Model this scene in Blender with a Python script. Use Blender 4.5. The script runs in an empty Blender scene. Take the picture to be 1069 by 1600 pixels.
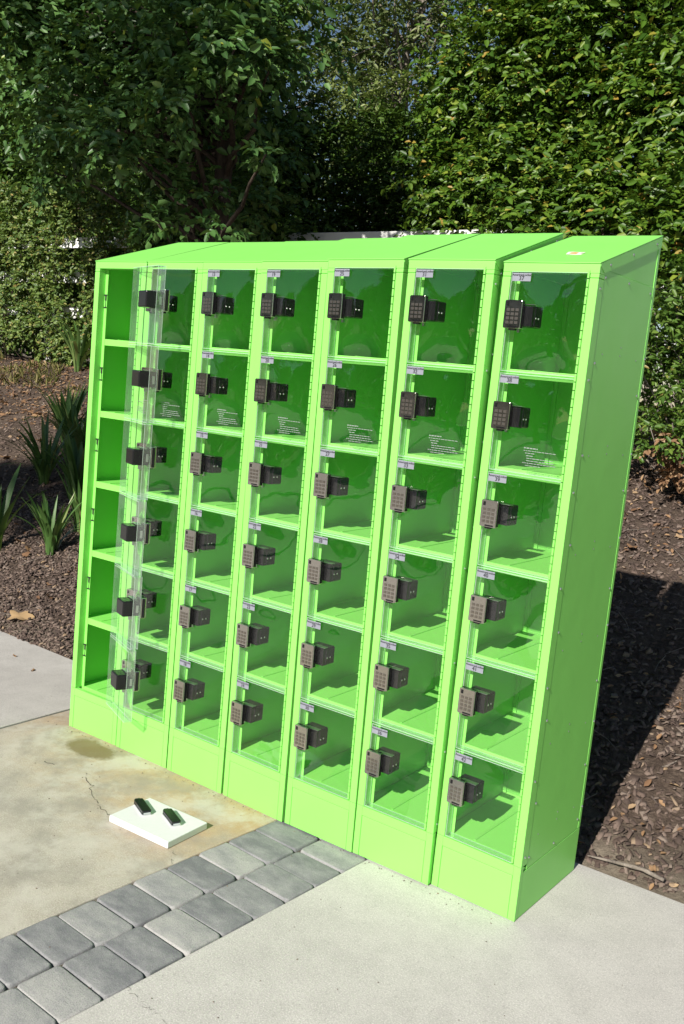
import bpy, bmesh, math, random
import numpy as np
from mathutils import Vector, Matrix, Euler, Quaternion

scn = bpy.context.scene
COL = scn.collection
R = math.radians
rng = np.random.default_rng(7)
rnd = random.Random(5)

# ------------------------------------------------------------------ camera
CAM_P = Vector((3.3024, -2.6405, 1.6366))
yaw, pitch, roll = R(-35.952), R(-7.9825), R(5.1938)
fw = Vector((math.sin(yaw) * math.cos(pitch), math.cos(yaw) * math.cos(pitch), math.sin(pitch)))
rt = Vector((math.cos(yaw), -math.sin(yaw), 0))
up = rt.cross(fw)
rt2 = rt * math.cos(roll) + up * math.sin(roll)
up2 = -rt * math.sin(roll) + up * math.cos(roll)
cam_d = bpy.data.cameras.new('camera')
cam = bpy.data.objects.new('camera', cam_d)
COL.objects.link(cam)
m = Matrix.Identity(4)
for i in range(3):
    m[i][0], m[i][1], m[i][2], m[i][3] = rt2[i], up2[i], -fw[i], CAM_P[i]
cam.matrix_world = m
cam_d.sensor_fit = 'VERTICAL'
cam_d.sensor_height = 36
cam_d.lens = 36 * 1500.26 / 1600
cam_d.clip_end = 2000
scn.camera = cam

# ------------------------------------------------------------------ light
SUN_EL = R(32)
SUN_AZ = math.atan2(0.092, -1.0)          # towards the sun, measured from +Y clockwise
to_sun = Vector((math.sin(SUN_AZ) * math.cos(SUN_EL), math.cos(SUN_AZ) * math.cos(SUN_EL), math.sin(SUN_EL)))
sun_d = bpy.data.lights.new('sun', 'SUN')
sun_d.energy = 5.0
sun_d.angle = R(0.53)
sun_d.color = (1.0, 0.95, 0.87)
sun = bpy.data.objects.new('sun', sun_d)
COL.objects.link(sun)
sun.rotation_euler = to_sun.to_track_quat('Z', 'Y').to_euler()
world = bpy.data.worlds.new('World')
scn.world = world
world.use_nodes = True
wn = world.node_tree
wn.nodes.clear()
sky = wn.nodes.new('ShaderNodeTexSky')
sky.sky_type = 'NISHITA'
sky.sun_disc = False
sky.sun_elevation = SUN_EL
sky.sun_rotation = SUN_AZ
sky.air_density = 1.0
sky.dust_density = 0.3
bg = wn.nodes.new('ShaderNodeBackground')
bg.inputs[1].default_value = 0.05
wo = wn.nodes.new('ShaderNodeOutputWorld')
wn.links.new(sky.outputs[0], bg.inputs[0])
wn.links.new(bg.outputs[0], wo.inputs[0])
scn.view_settings.view_transform = 'Standard'
scn.view_settings.look = 'None'
scn.view_settings.exposure = 0.60
scn.view_settings.gamma = 1
scn.view_settings.use_curve_mapping = False
scn.cycles.transparent_max_bounces = 32
scn.cycles.max_bounces = 10
scn.cycles.diffuse_bounces = 7

# ------------------------------------------------------------------ materials
class NT:
    def __init__(self, name):
        self.m = bpy.data.materials.new(name)
        self.m.use_nodes = True
        self.t = self.m.node_tree
        self.t.nodes.clear()
        self.out = self.n('ShaderNodeOutputMaterial')
    def n(self, typ, **kw):
        nd = self.t.nodes.new(typ)
        for k, v in kw.items():
            if k.startswith('i_'):
                nd.inputs[k[2:].replace('_', ' ')].default_value = v
            else:
                setattr(nd, k, v)
        return nd
    def l(self, a, b):
        self.t.links.new(a, b)
    def noise(self, scale, detail=4, rough=0.55, vec=None, out='Fac'):
        nd = self.n('ShaderNodeTexNoise')
        nd.inputs['Scale'].default_value = scale
        nd.inputs['Detail'].default_value = detail
        nd.inputs['Roughness'].default_value = rough
        if vec is not None:
            self.l(vec, nd.inputs['Vector'])
        return nd.outputs[out]
    def coord(self, which='Object'):
        return self.n('ShaderNodeTexCoord').outputs[which]
    def ramp(self, fac, stops):
        nd = self.n('ShaderNodeValToRGB')
        e = nd.color_ramp.elements
        while len(e) < len(stops):
            e.new(0.5)
        for el, (p, c) in zip(e, stops):
            el.position = p
            el.color = (*c, 1) if len(c) == 3 else c
        self.l(fac, nd.inputs[0])
        return nd.outputs[0]
    def mixc(self, fac, a, b, mode='MIX'):
        nd = self.n('ShaderNodeMix', data_type='RGBA', blend_type=mode)
        for sock, v in ((nd.inputs[0], fac), (nd.inputs[6], a), (nd.inputs[7], b)):
            if hasattr(v, 'links'):
                self.l(v, sock)
            elif isinstance(v, tuple):
                sock.default_value = (*v, 1)
            else:
                sock.default_value = v
        return nd.outputs[2]
    def math(self, op, a, b=None, clamp=False):
        nd = self.n('ShaderNodeMath', operation=op, use_clamp=clamp)
        for sock, v in ((nd.inputs[0], a), (nd.inputs[1], b)):
            if v is None:
                continue
            if hasattr(v, 'links'):
                self.l(v, sock)
            else:
                sock.default_value = v
        return nd.outputs[0]
    def bump(self, h, strength=0.3, dist=0.01):
        nd = self.n('ShaderNodeBump')
        nd.inputs['Strength'].default_value = strength
        nd.inputs['Distance'].default_value = dist
        self.l(h, nd.inputs['Height'])
        return nd.outputs[0]
    def pbr(self, color, rough=0.5, metal=0.0, spec=0.5, normal=None):
        b = self.n('ShaderNodeBsdfPrincipled')
        for sock, v in ((b.inputs['Base Color'], color), (b.inputs['Roughness'], rough)):
            if hasattr(v, 'links'):
                self.l(v, sock)
            elif isinstance(v, tuple):
                sock.default_value = (*v, 1)
            else:
                sock.default_value = v
        b.inputs['Metallic'].default_value = metal
        b.inputs['Specular IOR Level'].default_value = spec
        if normal is not None:
            self.l(normal, b.inputs['Normal'])
        return b
    def done(self, shader):
        self.l(shader, self.out.inputs[0])
        return self.m

def simple(name, color, rough=0.5, metal=0.0, spec=0.5, vary=0.12, scale=30):
    t = NT(name)
    f = t.noise(scale, vec=t.coord())
    c = t.mixc(f, tuple(x * (1 - vary) for x in color), tuple(min(1, x * (1 + vary)) for x in color))
    return t.done(t.pbr(c, rough, metal, spec).outputs[0])

def mat_green():
    t = NT('green_powder_coat')
    co = t.coord()
    f = t.noise(3.5, 3, vec=co)
    f2 = t.noise(60, 3, vec=co)
    c = t.mixc(f, (0.218, 0.64, 0.110), (0.238, 0.68, 0.124))
    sm = t.ramp(f2, [(0.68, (0, 0, 0)), (0.8, (1, 1, 1))])
    c = t.mixc(t.math('MULTIPLY', sm, 0.12), c, (0.17, 0.43, 0.06))
    r = t.math('ADD', t.math('MULTIPLY', t.noise(9, 4, vec=co), 0.12), 0.38)
    wav = t.math('ADD', t.math('MULTIPLY', t.noise(420, 2, vec=co), 0.03), t.noise(5, 2, vec=co))
    nrm = t.bump(wav, 0.22, 0.008)
    grime = t.ramp(t.noise(26, 6, 0.75, vec=co), [(0.58, (0, 0, 0)), (0.74, (1, 1, 1))])
    c = t.mixc(t.math('MULTIPLY', grime, 0.10), c, (0.30, 0.40, 0.16))
    return t.done(t.pbr(c, r, 0, 0.5, nrm).outputs[0])

def mat_clear(name='clear_plastic', haze=0.0015, tint=(0.996, 0.998, 0.996), base=0.037, hazec=(0.75, 0.8, 0.78)):
    t = NT(name)
    co = t.coord()
    lw = t.n('ShaderNodeLayerWeight')
    lw.inputs['Blend'].default_value = 0.5
    f = t.math('POWER', lw.outputs['Facing'], 5.0)
    f = t.math('ADD', t.math('MULTIPLY', f, 1 - base), base)
    tr = t.n('ShaderNodeBsdfTransparent')
    tr.inputs[0].default_value = (*tint, 1)
    gl = t.n('ShaderNodeBsdfGlossy')
    gl.inputs['Roughness'].default_value = 0.015
    gl.inputs['Color'].default_value = (1, 1, 1, 1)
    nrm = t.bump(t.noise(7, 2, vec=co), 0.16, 0.01)
    t.l(nrm, gl.inputs['Normal'])
    mx = t.n('ShaderNodeMixShader')
    t.l(f, mx.inputs[0]); t.l(tr.outputs[0], mx.inputs[1]); t.l(gl.outputs[0], mx.inputs[2])
    # scuffs, scratches and dust on the old plastic
    mp = t.n('ShaderNodeMapping')
    mp.inputs['Rotation'].default_value = (0, 0.5, 0)
    mp.inputs['Scale'].default_value = (14, 14, 120)
    t.l(co, mp.inputs['Vector'])
    s1 = t.ramp(t.noise(3, 6, 0.7, vec=mp.outputs[0]), [(0.63, (0, 0, 0)), (0.70, (1, 1, 1))])
    s2 = t.ramp(t.noise(22, 5, 0.7, vec=co), [(0.5, (0, 0, 0)), (0.75, (1, 1, 1))])
    s = t.math('MULTIPLY', s1, t.math('MULTIPLY', s2, 0.34))
    spk = t.ramp(t.noise(260, 2, vec=co), [(0.74, (0, 0, 0)), (0.78, (1, 1, 1))])
    s = t.math('ADD', t.math('ADD', s, t.math('MULTIPLY', spk, 0.05)), haze, True)
    df = t.n('ShaderNodeBsdfDiffuse')
    df.inputs[0].default_value = (*hazec, 1)
    mx2 = t.n('ShaderNodeMixShader')
    t.l(s, mx2.inputs[0]); t.l(mx.outputs[0], mx2.inputs[1]); t.l(df.outputs[0], mx2.inputs[2])
    return t.done(mx2.outputs[0])

def mat_concrete(name, ca, cb, stain=0, seed=0.0):
    t = NT(name)
    co = t.coord()
    mp = t.n('ShaderNodeMapping'); mp.inputs['Location'].default_value = (seed, seed * 2, 0); t.l(co, mp.inputs[0]); co = mp.outputs[0]
    big = t.noise(1.6, 6, 0.6, vec=co)
    mid = t.noise(9, 6, 0.65, vec=co)
    fine = t.noise(210, 3, 0.7, vec=co)
    c = t.mixc(t.ramp(big, [(0.3, (0, 0, 0)), (0.72, (1, 1, 1))]), ca, cb)
    c = t.mixc(t.ramp(mid, [(0.42, (0, 0, 0)), (0.75, (0.5, 0.5, 0.5))]), c, tuple(x * 0.74 for x in ca))
    c = t.mixc(t.ramp(fine, [(0.5, (0, 0, 0)), (0.66, (0.5, 0.5, 0.5))]), c, tuple(x * 0.66 for x in ca))
    sp2 = t.noise(75, 4, 0.75, vec=co)
    c = t.mixc(t.ramp(sp2, [(0.52, (0, 0, 0)), (0.7, (0.5, 0.5, 0.5))]), c, tuple(x * 0.62 for x in ca))
    c = t.mixc(t.ramp(fine, [(0.30, (0.7, 0.7, 0.7)), (0.46, (0, 0, 0))]), c, tuple(min(1, x * 1.35) for x in cb))
    vor = t.n('ShaderNodeTexVoronoi'); vor.inputs['Scale'].default_value = 70; t.l(co, vor.inputs['Vector'])
    pit = t.ramp(vor.outputs['Distance'], [(0.05, (1, 1, 1)), (0.11, (0, 0, 0))])
    pitm = t.math('MULTIPLY', pit, t.ramp(t.noise(14, 2, vec=co), [(0.55, (0, 0, 0)), (0.62, (1, 1, 1))]))
    c = t.mixc(t.math('MULTIPLY', pitm, 0.7), c, (0.10, 0.09, 0.08))
    if stain:
        geo = t.coord()
        sx = t.n('ShaderNodeSeparateXYZ'); t.l(geo, sx.inputs[0])
        # rusty runoff along the foot of the lockers, fading forward
        wob = t.math('MULTIPLY', t.math('SUBTRACT', t.noise(2.4, 6, 0.65, vec=co), 0.5), 1.5)
        d = t.math('ADD', t.math('MULTIPLY', sx.outputs[1], -1.55), wob)
        xm = t.math('MULTIPLY', t.math('SUBTRACT', sx.outputs[0], 0.75), 0.42)
        d = t.math('SUBTRACT', d, xm)
        rust = t.ramp(d, [(0.0, (1, 1, 1)), (0.4, (0.75, 0.75, 0.75)), (0.85, (0.2, 0.2, 0.2)), (1.0, (0.05, 0.05, 0.05))])
        rust = t.math('MULTIPLY', t.math('MULTIPLY', rust, 0.85), t.ramp(t.noise(5, 6, 0.7, vec=co), [(0.3, (0.25, 0.25, 0.25)), (0.62, (1, 1, 1))]))
        c = t.mixc(rust, c, t.mixc(t.noise(12, 5, vec=co), (0.43, 0.25, 0.085), (0.36, 0.25, 0.115)), 'MIX')
        # pale lime blooms
        gm = t.ramp(t.noise(4.2, 7, 0.7, vec=co), [(0.46, (0, 0, 0)), (0.62, (0.6, 0.6, 0.6))])
        c = t.mixc(gm, c, (0.25, 0.235, 0.20))
        lim = t.ramp(t.noise(3.1, 7, 0.72, vec=co), [(0.5, (0, 0, 0)), (0.62, (0.6, 0.6, 0.6))])
        c = t.mixc(lim, c, (0.50, 0.475, 0.41))
        # damp oil patch
        ex = t.math('DIVIDE', t.math('SUBTRACT', sx.outputs[0], 0.27), 0.145)
        ey = t.math('DIVIDE', t.math('SUBTRACT', sx.outputs[1], -0.095), 0.085)
        rr = t.math('ADD', t.math('MULTIPLY', ex, ex), t.math('MULTIPLY', ey, ey))
        rr = t.math('ADD', rr, t.math('MULTIPLY', t.math('SUBTRACT', t.noise(11, 6, 0.7, vec=co), 0.5), 1.6))
        oil = t.ramp(rr, [(0.55, (0.85, 0.85, 0.85)), (1.0, (0, 0, 0))])
        c = t.mixc(oil, c, (0.17, 0.13, 0.055))
    nrm = t.bump(t.math('SUBTRACT', fine, t.math('MULTIPLY', pitm, 2.0)), 0.35, 0.0025)
    return t.done(t.pbr(c, 0.85, 0, 0.25, nrm).outputs[0])

def mat_paver():
    t = NT('grey_paver')
    co = t.coord()
    oi = t.n('ShaderNodeObjectInfo')
    off = t.n('ShaderNodeVectorMath', operation='ADD')
    mul = t.n('ShaderNodeVectorMath', operation='SCALE')
    cmb = t.n('ShaderNodeCombineXYZ')
    t.l(oi.outputs['Random'], cmb.inputs[0]); t.l(oi.outputs['Random'], cmb.inputs[1])
    t.l(cmb.outputs[0], mul.inputs[0]); mul.inputs['Scale'].default_value = 37
    t.l(co, off.inputs[0]); t.l(mul.outputs[0], off.inputs[1])
    v = off.outputs[0]
    mp = t.n('ShaderNodeMapping'); mp.inputs['Scale'].default_value = (1, 1.7, 1); t.l(v, mp.inputs[0])
    f = t.noise(9, 6, 0.66, vec=mp.outputs[0])
    fine = t.noise(260, 3, 0.7, vec=v)
    ff = t.math('ADD', f, t.math('MULTIPLY', t.math('SUBTRACT', oi.outputs['Random'], 0.5), 0.42))
    c = t.ramp(ff, [(0.25, (0.165, 0.168, 0.177)), (0.5, (0.27, 0.27, 0.27)), (0.75, (0.38, 0.372, 0.355))])
    c = t.mixc(t.ramp(fine, [(0.48, (0, 0, 0)), (0.70, (0.5, 0.5, 0.5))]), c, (0.11, 0.11, 0.112))
    c = t.mixc(t.ramp(fine, [(0.25, (0.35, 0.35, 0.35)), (0.42, (0, 0, 0))]), c, (0.42, 0.41, 0.39))
    nrm = t.bump(t.math('ADD', fine, t.math('MULTIPLY', t.noise(45, 3, vec=v), 0.8)), 0.5, 0.003)
    return t.done(t.pbr(c, 0.88, 0, 0.25, nrm).outputs[0])

def mat_leaf(name, stops, rough=0.42, trans=0.28, spec=0.45, tcol=None):
    t = NT(name)
    at = t.n('ShaderNodeAttribute', attribute_name='tone')
    oi = t.n('ShaderNodeObjectInfo')
    tone = t.math('FRACT', t.math('ADD', at.outputs['Fac'], oi.outputs['Random']))
    c = t.ramp(tone, stops)
    c = t.mixc(t.math('MULTIPLY', t.noise(90, 3, vec=t.coord()), 0.35), c, tuple(x * 0.7 for x in stops[0][1]))
    p = t.pbr(c, rough, 0, spec)
    tr = t.n('ShaderNodeBsdfTranslucent')
    tc = t.mixc(0.5, c, tcol or (0.16, 0.24, 0.02))
    t.l(tc, tr.inputs[0])
    mx = t.n('ShaderNodeMixShader'); mx.inputs[0].default_value = trans
    t.l(p.outputs[0], mx.inputs[1]); t.l(tr.outputs[0], mx.inputs[2])
    return t.done(mx.outputs[0])

def mat_bark(name, a, b, scale=24):
    t = NT(name)
    co = t.coord()
    mp = t.n('ShaderNodeMapping'); mp.inputs['Scale'].default_value = (1, 1, 0.22); t.l(co, mp.inputs[0])
    f = t.noise(scale, 6, 0.7, vec=mp.outputs[0])
    c = t.ramp(f, [(0.3, a), (0.7, b)])
    return t.done(t.pbr(c, 0.9, 0, 0.2, t.bump(f, 0.8, 0.02)).outputs[0])

def mat_soil(name, a, b, c3):
    t = NT(name)
    co = t.coord()
    f = t.noise(30, 8, 0.72, vec=co)
    c = t.ramp(f, [(0.3, a), (0.52, b), (0.72, c3)])
    g = t.noise(2.2, 4, vec=co)
    if name == 'mulch_soil':
        sx = t.n('ShaderNodeSeparateXYZ'); t.l(co, sx.inputs[0])
        e = t.math('ADD', sx.outputs[1], t.math('MULTIPLY', t.math('SUBTRACT', t.noise(5, 5, 0.7, vec=co), 0.5), 0.35))
        c = t.mixc(t.ramp(e, [(0.64, (0.85, 0.85, 0.85)), (0.86, (0, 0, 0))]), c, t.mixc(t.noise(60, 5, 0.7, vec=co), (0.20, 0.165, 0.125), (0.33, 0.28, 0.215)))
    c = t.mixc(t.ramp(g, [(0.4, (0, 0, 0)), (0.7, (0.5, 0.5, 0.5))]), c, tuple(x * 0.6 for x in a))
    return t.done(t.pbr(c, 0.95, 0, 0.15, t.bump(f, 1.0, 0.03)).outputs[0])

def mat_chip():
    t = NT('bark_chip')
    at = t.n('ShaderNodeAttribute', attribute_name='tone')
    c = t.ramp(at.outputs['Fac'], [(0.0, (0.055, 0.039, 0.032)), (0.35, (0.125, 0.087, 0.070)), (0.7, (0.20, 0.148, 0.120)), (0.93, (0.24, 0.19, 0.155)), (1.0, (0.36, 0.25, 0.15))])
    f = t.noise(110, 4, 0.7, vec=t.coord())
    c = t.mixc(t.math('MULTIPLY', f, 0.6), c, (0.05, 0.036, 0.03))
    return t.done(t.pbr(c, 0.85, 0, 0.25, t.bump(f, 0.5, 0.004)).outputs[0])

M = {}
M['green'] = mat_green()
M['clear'] = mat_clear()
M['clear_edge'] = mat_clear('clear_plastic_edge', 0.045, (0.94, 0.965, 0.955), 0.075, (0.78, 0.86, 0.80))  # whitish haze paints the glimmer of the tray edges
M['rim_glint'] = mat_clear('painted_rim_glint', 0.30, (0.9, 0.95, 0.92), 0.08, (0.72, 0.86, 0.74))  # whiter still: bright edge highlights painted into the rim colour
M['black'] = simple('black_plastic', (0.009, 0.009, 0.010), 0.24, 0, 0.4)
M['black_dull'] = simple('dull_black', (0.02, 0.02, 0.02), 0.55, 0, 0.4)
def mat_nickel():
    t = NT('brushed_nickel')
    co = t.coord()
    f = t.noise(160, 4, 0.7, vec=co)
    c = t.mixc(f, (0.46, 0.43, 0.395), (0.70, 0.66, 0.60))
    r = t.math('ADD', t.math('MULTIPLY', t.noise(40, 4, vec=co), 0.14), 0.11)
    return t.done(t.pbr(c, r, 1.0, 0.5, t.bump(f, 0.10, 0.0006)).outputs[0])
M['nickel'] = mat_nickel()
M['key'] = simple('keypad_button', (0.30, 0.27, 0.235), 0.3, 0.95, 0.5)
M['hinge_gap'] = simple('hinge_shade', (0.08, 0.2, 0.03), 0.6)
M['steel'] = simple('zinc_screw', (0.62, 0.62, 0.6), 0.28, 0.95)
M['label'] = simple('pale_label', (0.225, 0.232, 0.275), 0.6, 0, 0.2)
M['ink'] = simple('black_ink', (0.015, 0.015, 0.02), 0.5)
M['white_ink'] = simple('white_ink', (0.22, 0.25, 0.23), 0.6)
def mat_board():
    t = NT('white_polyethylene')
    f = t.noise(70, 4, 0.6, vec=t.coord())
    c = t.mixc(f, (0.60, 0.615, 0.60), (0.68, 0.69, 0.675))
    p = t.pbr(c, 0.42, 0, 0.4, t.bump(f, 0.08, 0.002))
    p.inputs['Subsurface Weight'].default_value = 0.25
    p.inputs['Subsurface Radius'].default_value = (0.01, 0.01, 0.01)
    return t.done(p.outputs[0])
M['board'] = mat_board()
M['chrome'] = simple('chrome', (0.75, 0.75, 0.76), 0.12, 1.0)
M['slab_r'] = mat_concrete('pale_concrete', (0.455, 0.437, 0.405), (0.54, 0.518, 0.482), 0, 3.0)
M['slab_l'] = mat_concrete('stained_concrete', (0.385, 0.355, 0.295), (0.475, 0.445, 0.38), 1, 0.0)
M['slab_b'] = mat_concrete('grey_concrete', (0.39, 0.37, 0.34), (0.485, 0.465, 0.43), 0, 9.0)
M['slab_d'] = mat_concrete('drive_concrete', (0.36, 0.34, 0.30), (0.44, 0.42, 0.38), 0, 15.0)
M['paver'] = mat_paver()
M['sand'] = mat_soil('joint_sand', (0.10, 0.09, 0.075), (0.18, 0.16, 0.13), (0.26, 0.23, 0.19))
M['crack'] = simple('crack_fill', (0.05, 0.045, 0.035), 0.95)
M['mulch'] = mat_soil('mulch_soil', (0.05, 0.036, 0.028), (0.11, 0.080, 0.062), (0.22, 0.17, 0.13))
M['chip'] = mat_chip()
M['earth'] = mat_soil('dry_earth', (0.12, 0.10, 0.07), (0.18, 0.15, 0.11), (0.24, 0.2, 0.15))
M['vinyl'] = simple('white_vinyl', (0.80, 0.80, 0.78), 0.4, 0, 0.4, 0.05)
M['leaf_tree'] = mat_leaf('tree_leaf', [(0.0, (0.036, 0.092, 0.020)), (0.55, (0.085, 0.185, 0.045)), (0.97, (0.145, 0.26, 0.070)), (1.0, (0.32, 0.36, 0.04))], 0.42, 0.18, 0.4)
M['leaf_hedge'] = mat_leaf('hedge_leaf', [(0.0, (0.030, 0.080, 0.008)), (0.45, (0.070, 0.150, 0.014)), (0.85, (0.130, 0.225, 0.022)), (0.97, (0.25, 0.31, 0.04)), (1.0, (0.42, 0.24, 0.05))], 0.42, 0.25, 0.35)
M['leaf_dark'] = mat_leaf('dark_hedge_leaf', [(0.0, (0.028, 0.065, 0.009)), (0.6, (0.065, 0.13, 0.018)), (1.0, (0.11, 0.19, 0.03))], 0.45, 0.15, 0.3)
M['leaf_tip'] = mat_leaf('young_shoot_leaf', [(0.0, (0.14, 0.20, 0.05)), (0.6, (0.22, 0.28, 0.08)), (1.0, (0.30, 0.34, 0.12))], 0.4, 0.3, 0.4)
M['leaf_far'] = mat_leaf('far_tree_leaf', [(0.0, (0.06, 0.10, 0.025)), (0.6, (0.13, 0.18, 0.055)), (1.0, (0.24, 0.26, 0.11))], 0.5, 0.25, 0.35)
M['leaf_vine'] = mat_leaf('vine_leaf', [(0.0, (0.05, 0.10, 0.022)), (0.5, (0.125, 0.195, 0.042)), (0.9, (0.21, 0.27, 0.06)), (1.0, (0.36, 0.26, 0.09))], 0.45, 0.25, 0.4)
M['leaf_shrub'] = mat_leaf('shrub_leaf', [(0.0, (0.05, 0.11, 0.018)), (0.5, (0.10, 0.19, 0.03)), (0.95, (0.17, 0.26, 0.045)), (1.0, (0.30, 0.22, 0.06))], 0.42, 0.3, 0.4)
M['leaf_strap'] = mat_leaf('strap_leaf', [(0.0, (0.05, 0.115, 0.025)), (0.5, (0.09, 0.18, 0.045)), (0.9, (0.15, 0.23, 0.07)), (1.0, (0.30, 0.28, 0.10))], 0.38, 0.2, 0.45)
M['leaf_dry'] = mat_leaf('dry_leaf', [(0.0, (0.13, 0.07, 0.04)), (0.4, (0.26, 0.15, 0.08)), (0.8, (0.38, 0.24, 0.13)), (1.0, (0.46, 0.33, 0.2))], 0.7, 0.15, 0.2, (0.3, 0.15, 0.05))
M['leaf_pale'] = mat_leaf('pale_dry_leaf', [(0.0, (0.40, 0.27, 0.14)), (1.0, (0.48, 0.34, 0.19))], 0.7, 0.15, 0.2, (0.35, 0.2, 0.08))
M['grass'] = mat_leaf('dry_grass', [(0.0, (0.11, 0.13, 0.03)), (0.5, (0.20, 0.19, 0.06)), (1.0, (0.32, 0.26, 0.12))], 0.6, 0.25, 0.2)
M['bark'] = mat_bark('brown_bark', (0.03, 0.022, 0.017), (0.10, 0.075, 0.058))
M['bark_grey'] = mat_bark('grey_bark', (0.12, 0.10, 0.085), (0.30, 0.26, 0.22))
M['paper'] = simple('sticker_paper', (0.78, 0.74, 0.66), 0.5)
M['orange'] = simple('sticker_orange', (0.62, 0.33, 0.10), 0.5)

# ------------------------------------------------------------------ mesh helpers
class MB:
    def __init__(self):
        self.v, self.f, self.mi = [], [], []
    def add(self, vs, fs, mi=0):
        o = len(self.v)
        self.v += [tuple(v) for v in vs]
        self.f += [tuple(i + o for i in f) for f in fs]
        self.mi += [mi] * len(fs)
    def box(self, x0, x1, y0, y1, z0, z1, mi=0):
        vs = [(x0, y0, z0), (x1, y0, z0), (x1, y1, z0), (x0, y1, z0), (x0, y0, z1), (x1, y0, z1), (x1, y1, z1), (x0, y1, z1)]
        self.add(vs, [(0, 3, 2, 1), (4, 5, 6, 7), (0, 1, 5, 4), (1, 2, 6, 5), (2, 3, 7, 6), (3, 0, 4, 7)], mi)
    def prism(self, pts, axis, a, b, mi=0):
        # pts: 2-D outline in the two other axes; extruded from a to b along axis
        n = len(pts)
        def mk(p, t):
            if axis == 'x': return (t, p[0], p[1])
            if axis == 'y': return (p[0], t, p[1])
            return (p[0], p[1], t)
        vs = [mk(p, a) for p in pts] + [mk(p, b) for p in pts]
        fs = [tuple(range(n))[::-1], tuple(range(n, 2 * n))] + [(i, (i + 1) % n, n + (i + 1) % n, n + i) for i in range(n)]
        self.add(vs, fs, mi)
    def dome(self, c, axis, r, h, mi=0, n=10):
        # low rivet head
        ax = Vector(axis).normalized(); a = ax.orthogonal().normalized(); b = ax.cross(a); c = Vector(c)
        vs = []
        for k, (rr, hh) in enumerate(((1, 0), (0.8, 0.6), (0.4, 0.95))):
            for i in range(n):
                t = 2 * math.pi * i / n
                vs.append(c + (a * math.cos(t) + b * math.sin(t)) * r * rr + ax * h * hh)
        vs.append(c + ax * h)
        fs = []
        for k in range(2):
            for i in range(n):
                fs.append((k * n + i, k * n + (i + 1) % n, (k + 1) * n + (i + 1) % n, (k + 1) * n + i))
        fs += [(2 * n + i, 2 * n + (i + 1) % n, 3 * n) for i in range(n)]
        self.add(vs, fs, mi)
    def tube(self, path, radii, n=8, mi=0):
        path = [Vector(p) for p in path]
        vs, fs = [], []
        pa = None
        for i, p in enumerate(path):
            d = (path[min(i + 1, len(path) - 1)] - path[max(i - 1, 0)]).normalized()
            a = d.orthogonal().normalized() if pa is None else (pa - d * pa.dot(d)).normalized()
            pa = a
            b = d.cross(a)
            for k in range(n):
                t = 2 * math.pi * k / n
                vs.append(p + (a * math.cos(t) + b * math.sin(t)) * radii[i])
        for i in range(len(path) - 1):
            for k in range(n):
                fs.append((i * n + k, i * n + (k + 1) % n, (i + 1) * n + (k + 1) % n, (i + 1) * n + k))
        fs.append(tuple(range(n))[::-1]); fs.append(tuple((len(path) - 1) * n + k for k in range(n)))
        self.add(vs, fs, mi)
    def mesh(self, name, mats, smooth=False):
        me = bpy.data.meshes.new(name)
        me.from_pydata(self.v, [], self.f)
        for mm in (mats if isinstance(mats, (list, tuple)) else [mats]):
            me.materials.append(mm)
        me.polygons.foreach_set('material_index', self.mi)
        if smooth:
            me.polygons.foreach_set('use_smooth', [True] * len(self.f))
        me.update()
        bm = bmesh.new(); bm.from_mesh(me)
        bmesh.ops.recalc_face_normals(bm, faces=bm.faces)
        bm.to_mesh(me); bm.free()
        return me

def bev(me, w, seg=1, angle=40):
    bm = bmesh.new(); bm.from_mesh(me)
    es = [e for e in bm.edges if len(e.link_faces) == 2 and e.calc_face_angle(0) > R(angle)]
    bmesh.ops.bevel(bm, geom=es, offset=w, segments=seg, profile=0.5, affect='EDGES', clamp_overlap=True)
    bm.to_mesh(me); bm.free()
    return me

def obj(name, me, parent=None, loc=(0, 0, 0), rot=(0, 0, 0)):
    o = bpy.data.objects.new(name, me)
    COL.objects.link(o)
    o.parent = parent
    o.location = loc
    o.rotation_euler = rot
    return o
def tag(o, label=None, cat=None, group=None, kind=None):
    for k, v in (('label', label), ('category', cat), ('group', group), ('kind', kind)):
        if v:
            o[k] = v
    return o
def empty(name, loc=(0, 0, 0)):
    o = bpy.data.objects.new(name, None)
    COL.objects.link(o)
    o.location = loc
    o.empty_display_size = 0.1
    return o

# ------------------------------------------------------------------ ground
def terr(x, y):
    x = np.asarray(x, float); y = np.asarray(y, float)
    d = np.clip(y - 0.57, 0, None)
    z = 0.28 * np.minimum(d, 5.2) - 0.28 * 0.5 * 0.25 * (1 - np.exp(-d / 0.25)) * 0.4
    z = z + (0.02 * np.sin(3.1 * x + 1.3 * y) + 0.015 * np.sin(5.3 * y - 2.2 * x)) * np.clip(d * 1.5, 0, 1)
    return z
def strip_x(y, base):
    return base + 0.054 * (y + 0.127)
Y_BACK = 0.565
def slab(name, poly, mat, depth=0.1):
    b = MB(); b.prism(poly, 'z', -depth, 0.0)
    o = obj(name, bev(b.mesh(name, mat), 0.004, 2)); o['kind'] = 'structure'
    return o
XL, XR = 1.214, 1.621
slab('concrete_slab', [(strip_x(-9, XR), -9), (9, -9), (9, Y_BACK + 0.06), (2.1, Y_BACK - 0.03), (strip_x(Y_BACK, XR), Y_BACK)], M['slab_r'])
sl = slab('concrete_slab', [(-0.155, -9), (strip_x(-9, XL), -9), (strip_x(Y_BACK, XL), Y_BACK), (-0.155, Y_BACK + 0.02)], M['slab_l'])
slab('concrete_slab', [(-9, -9), (-0.169, -9), (-0.169, Y_BACK + 0.02), (-1.44, Y_BACK + 0.055), (-9, Y_BACK + 0.1)], M['slab_b'])
b = MB(); b.box(-60, 60, -26, -9.01, -0.1, -0.002)
o = obj('driveway', b.mesh('driveway', M['slab_d'])); o['kind'] = 'structure'
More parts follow.
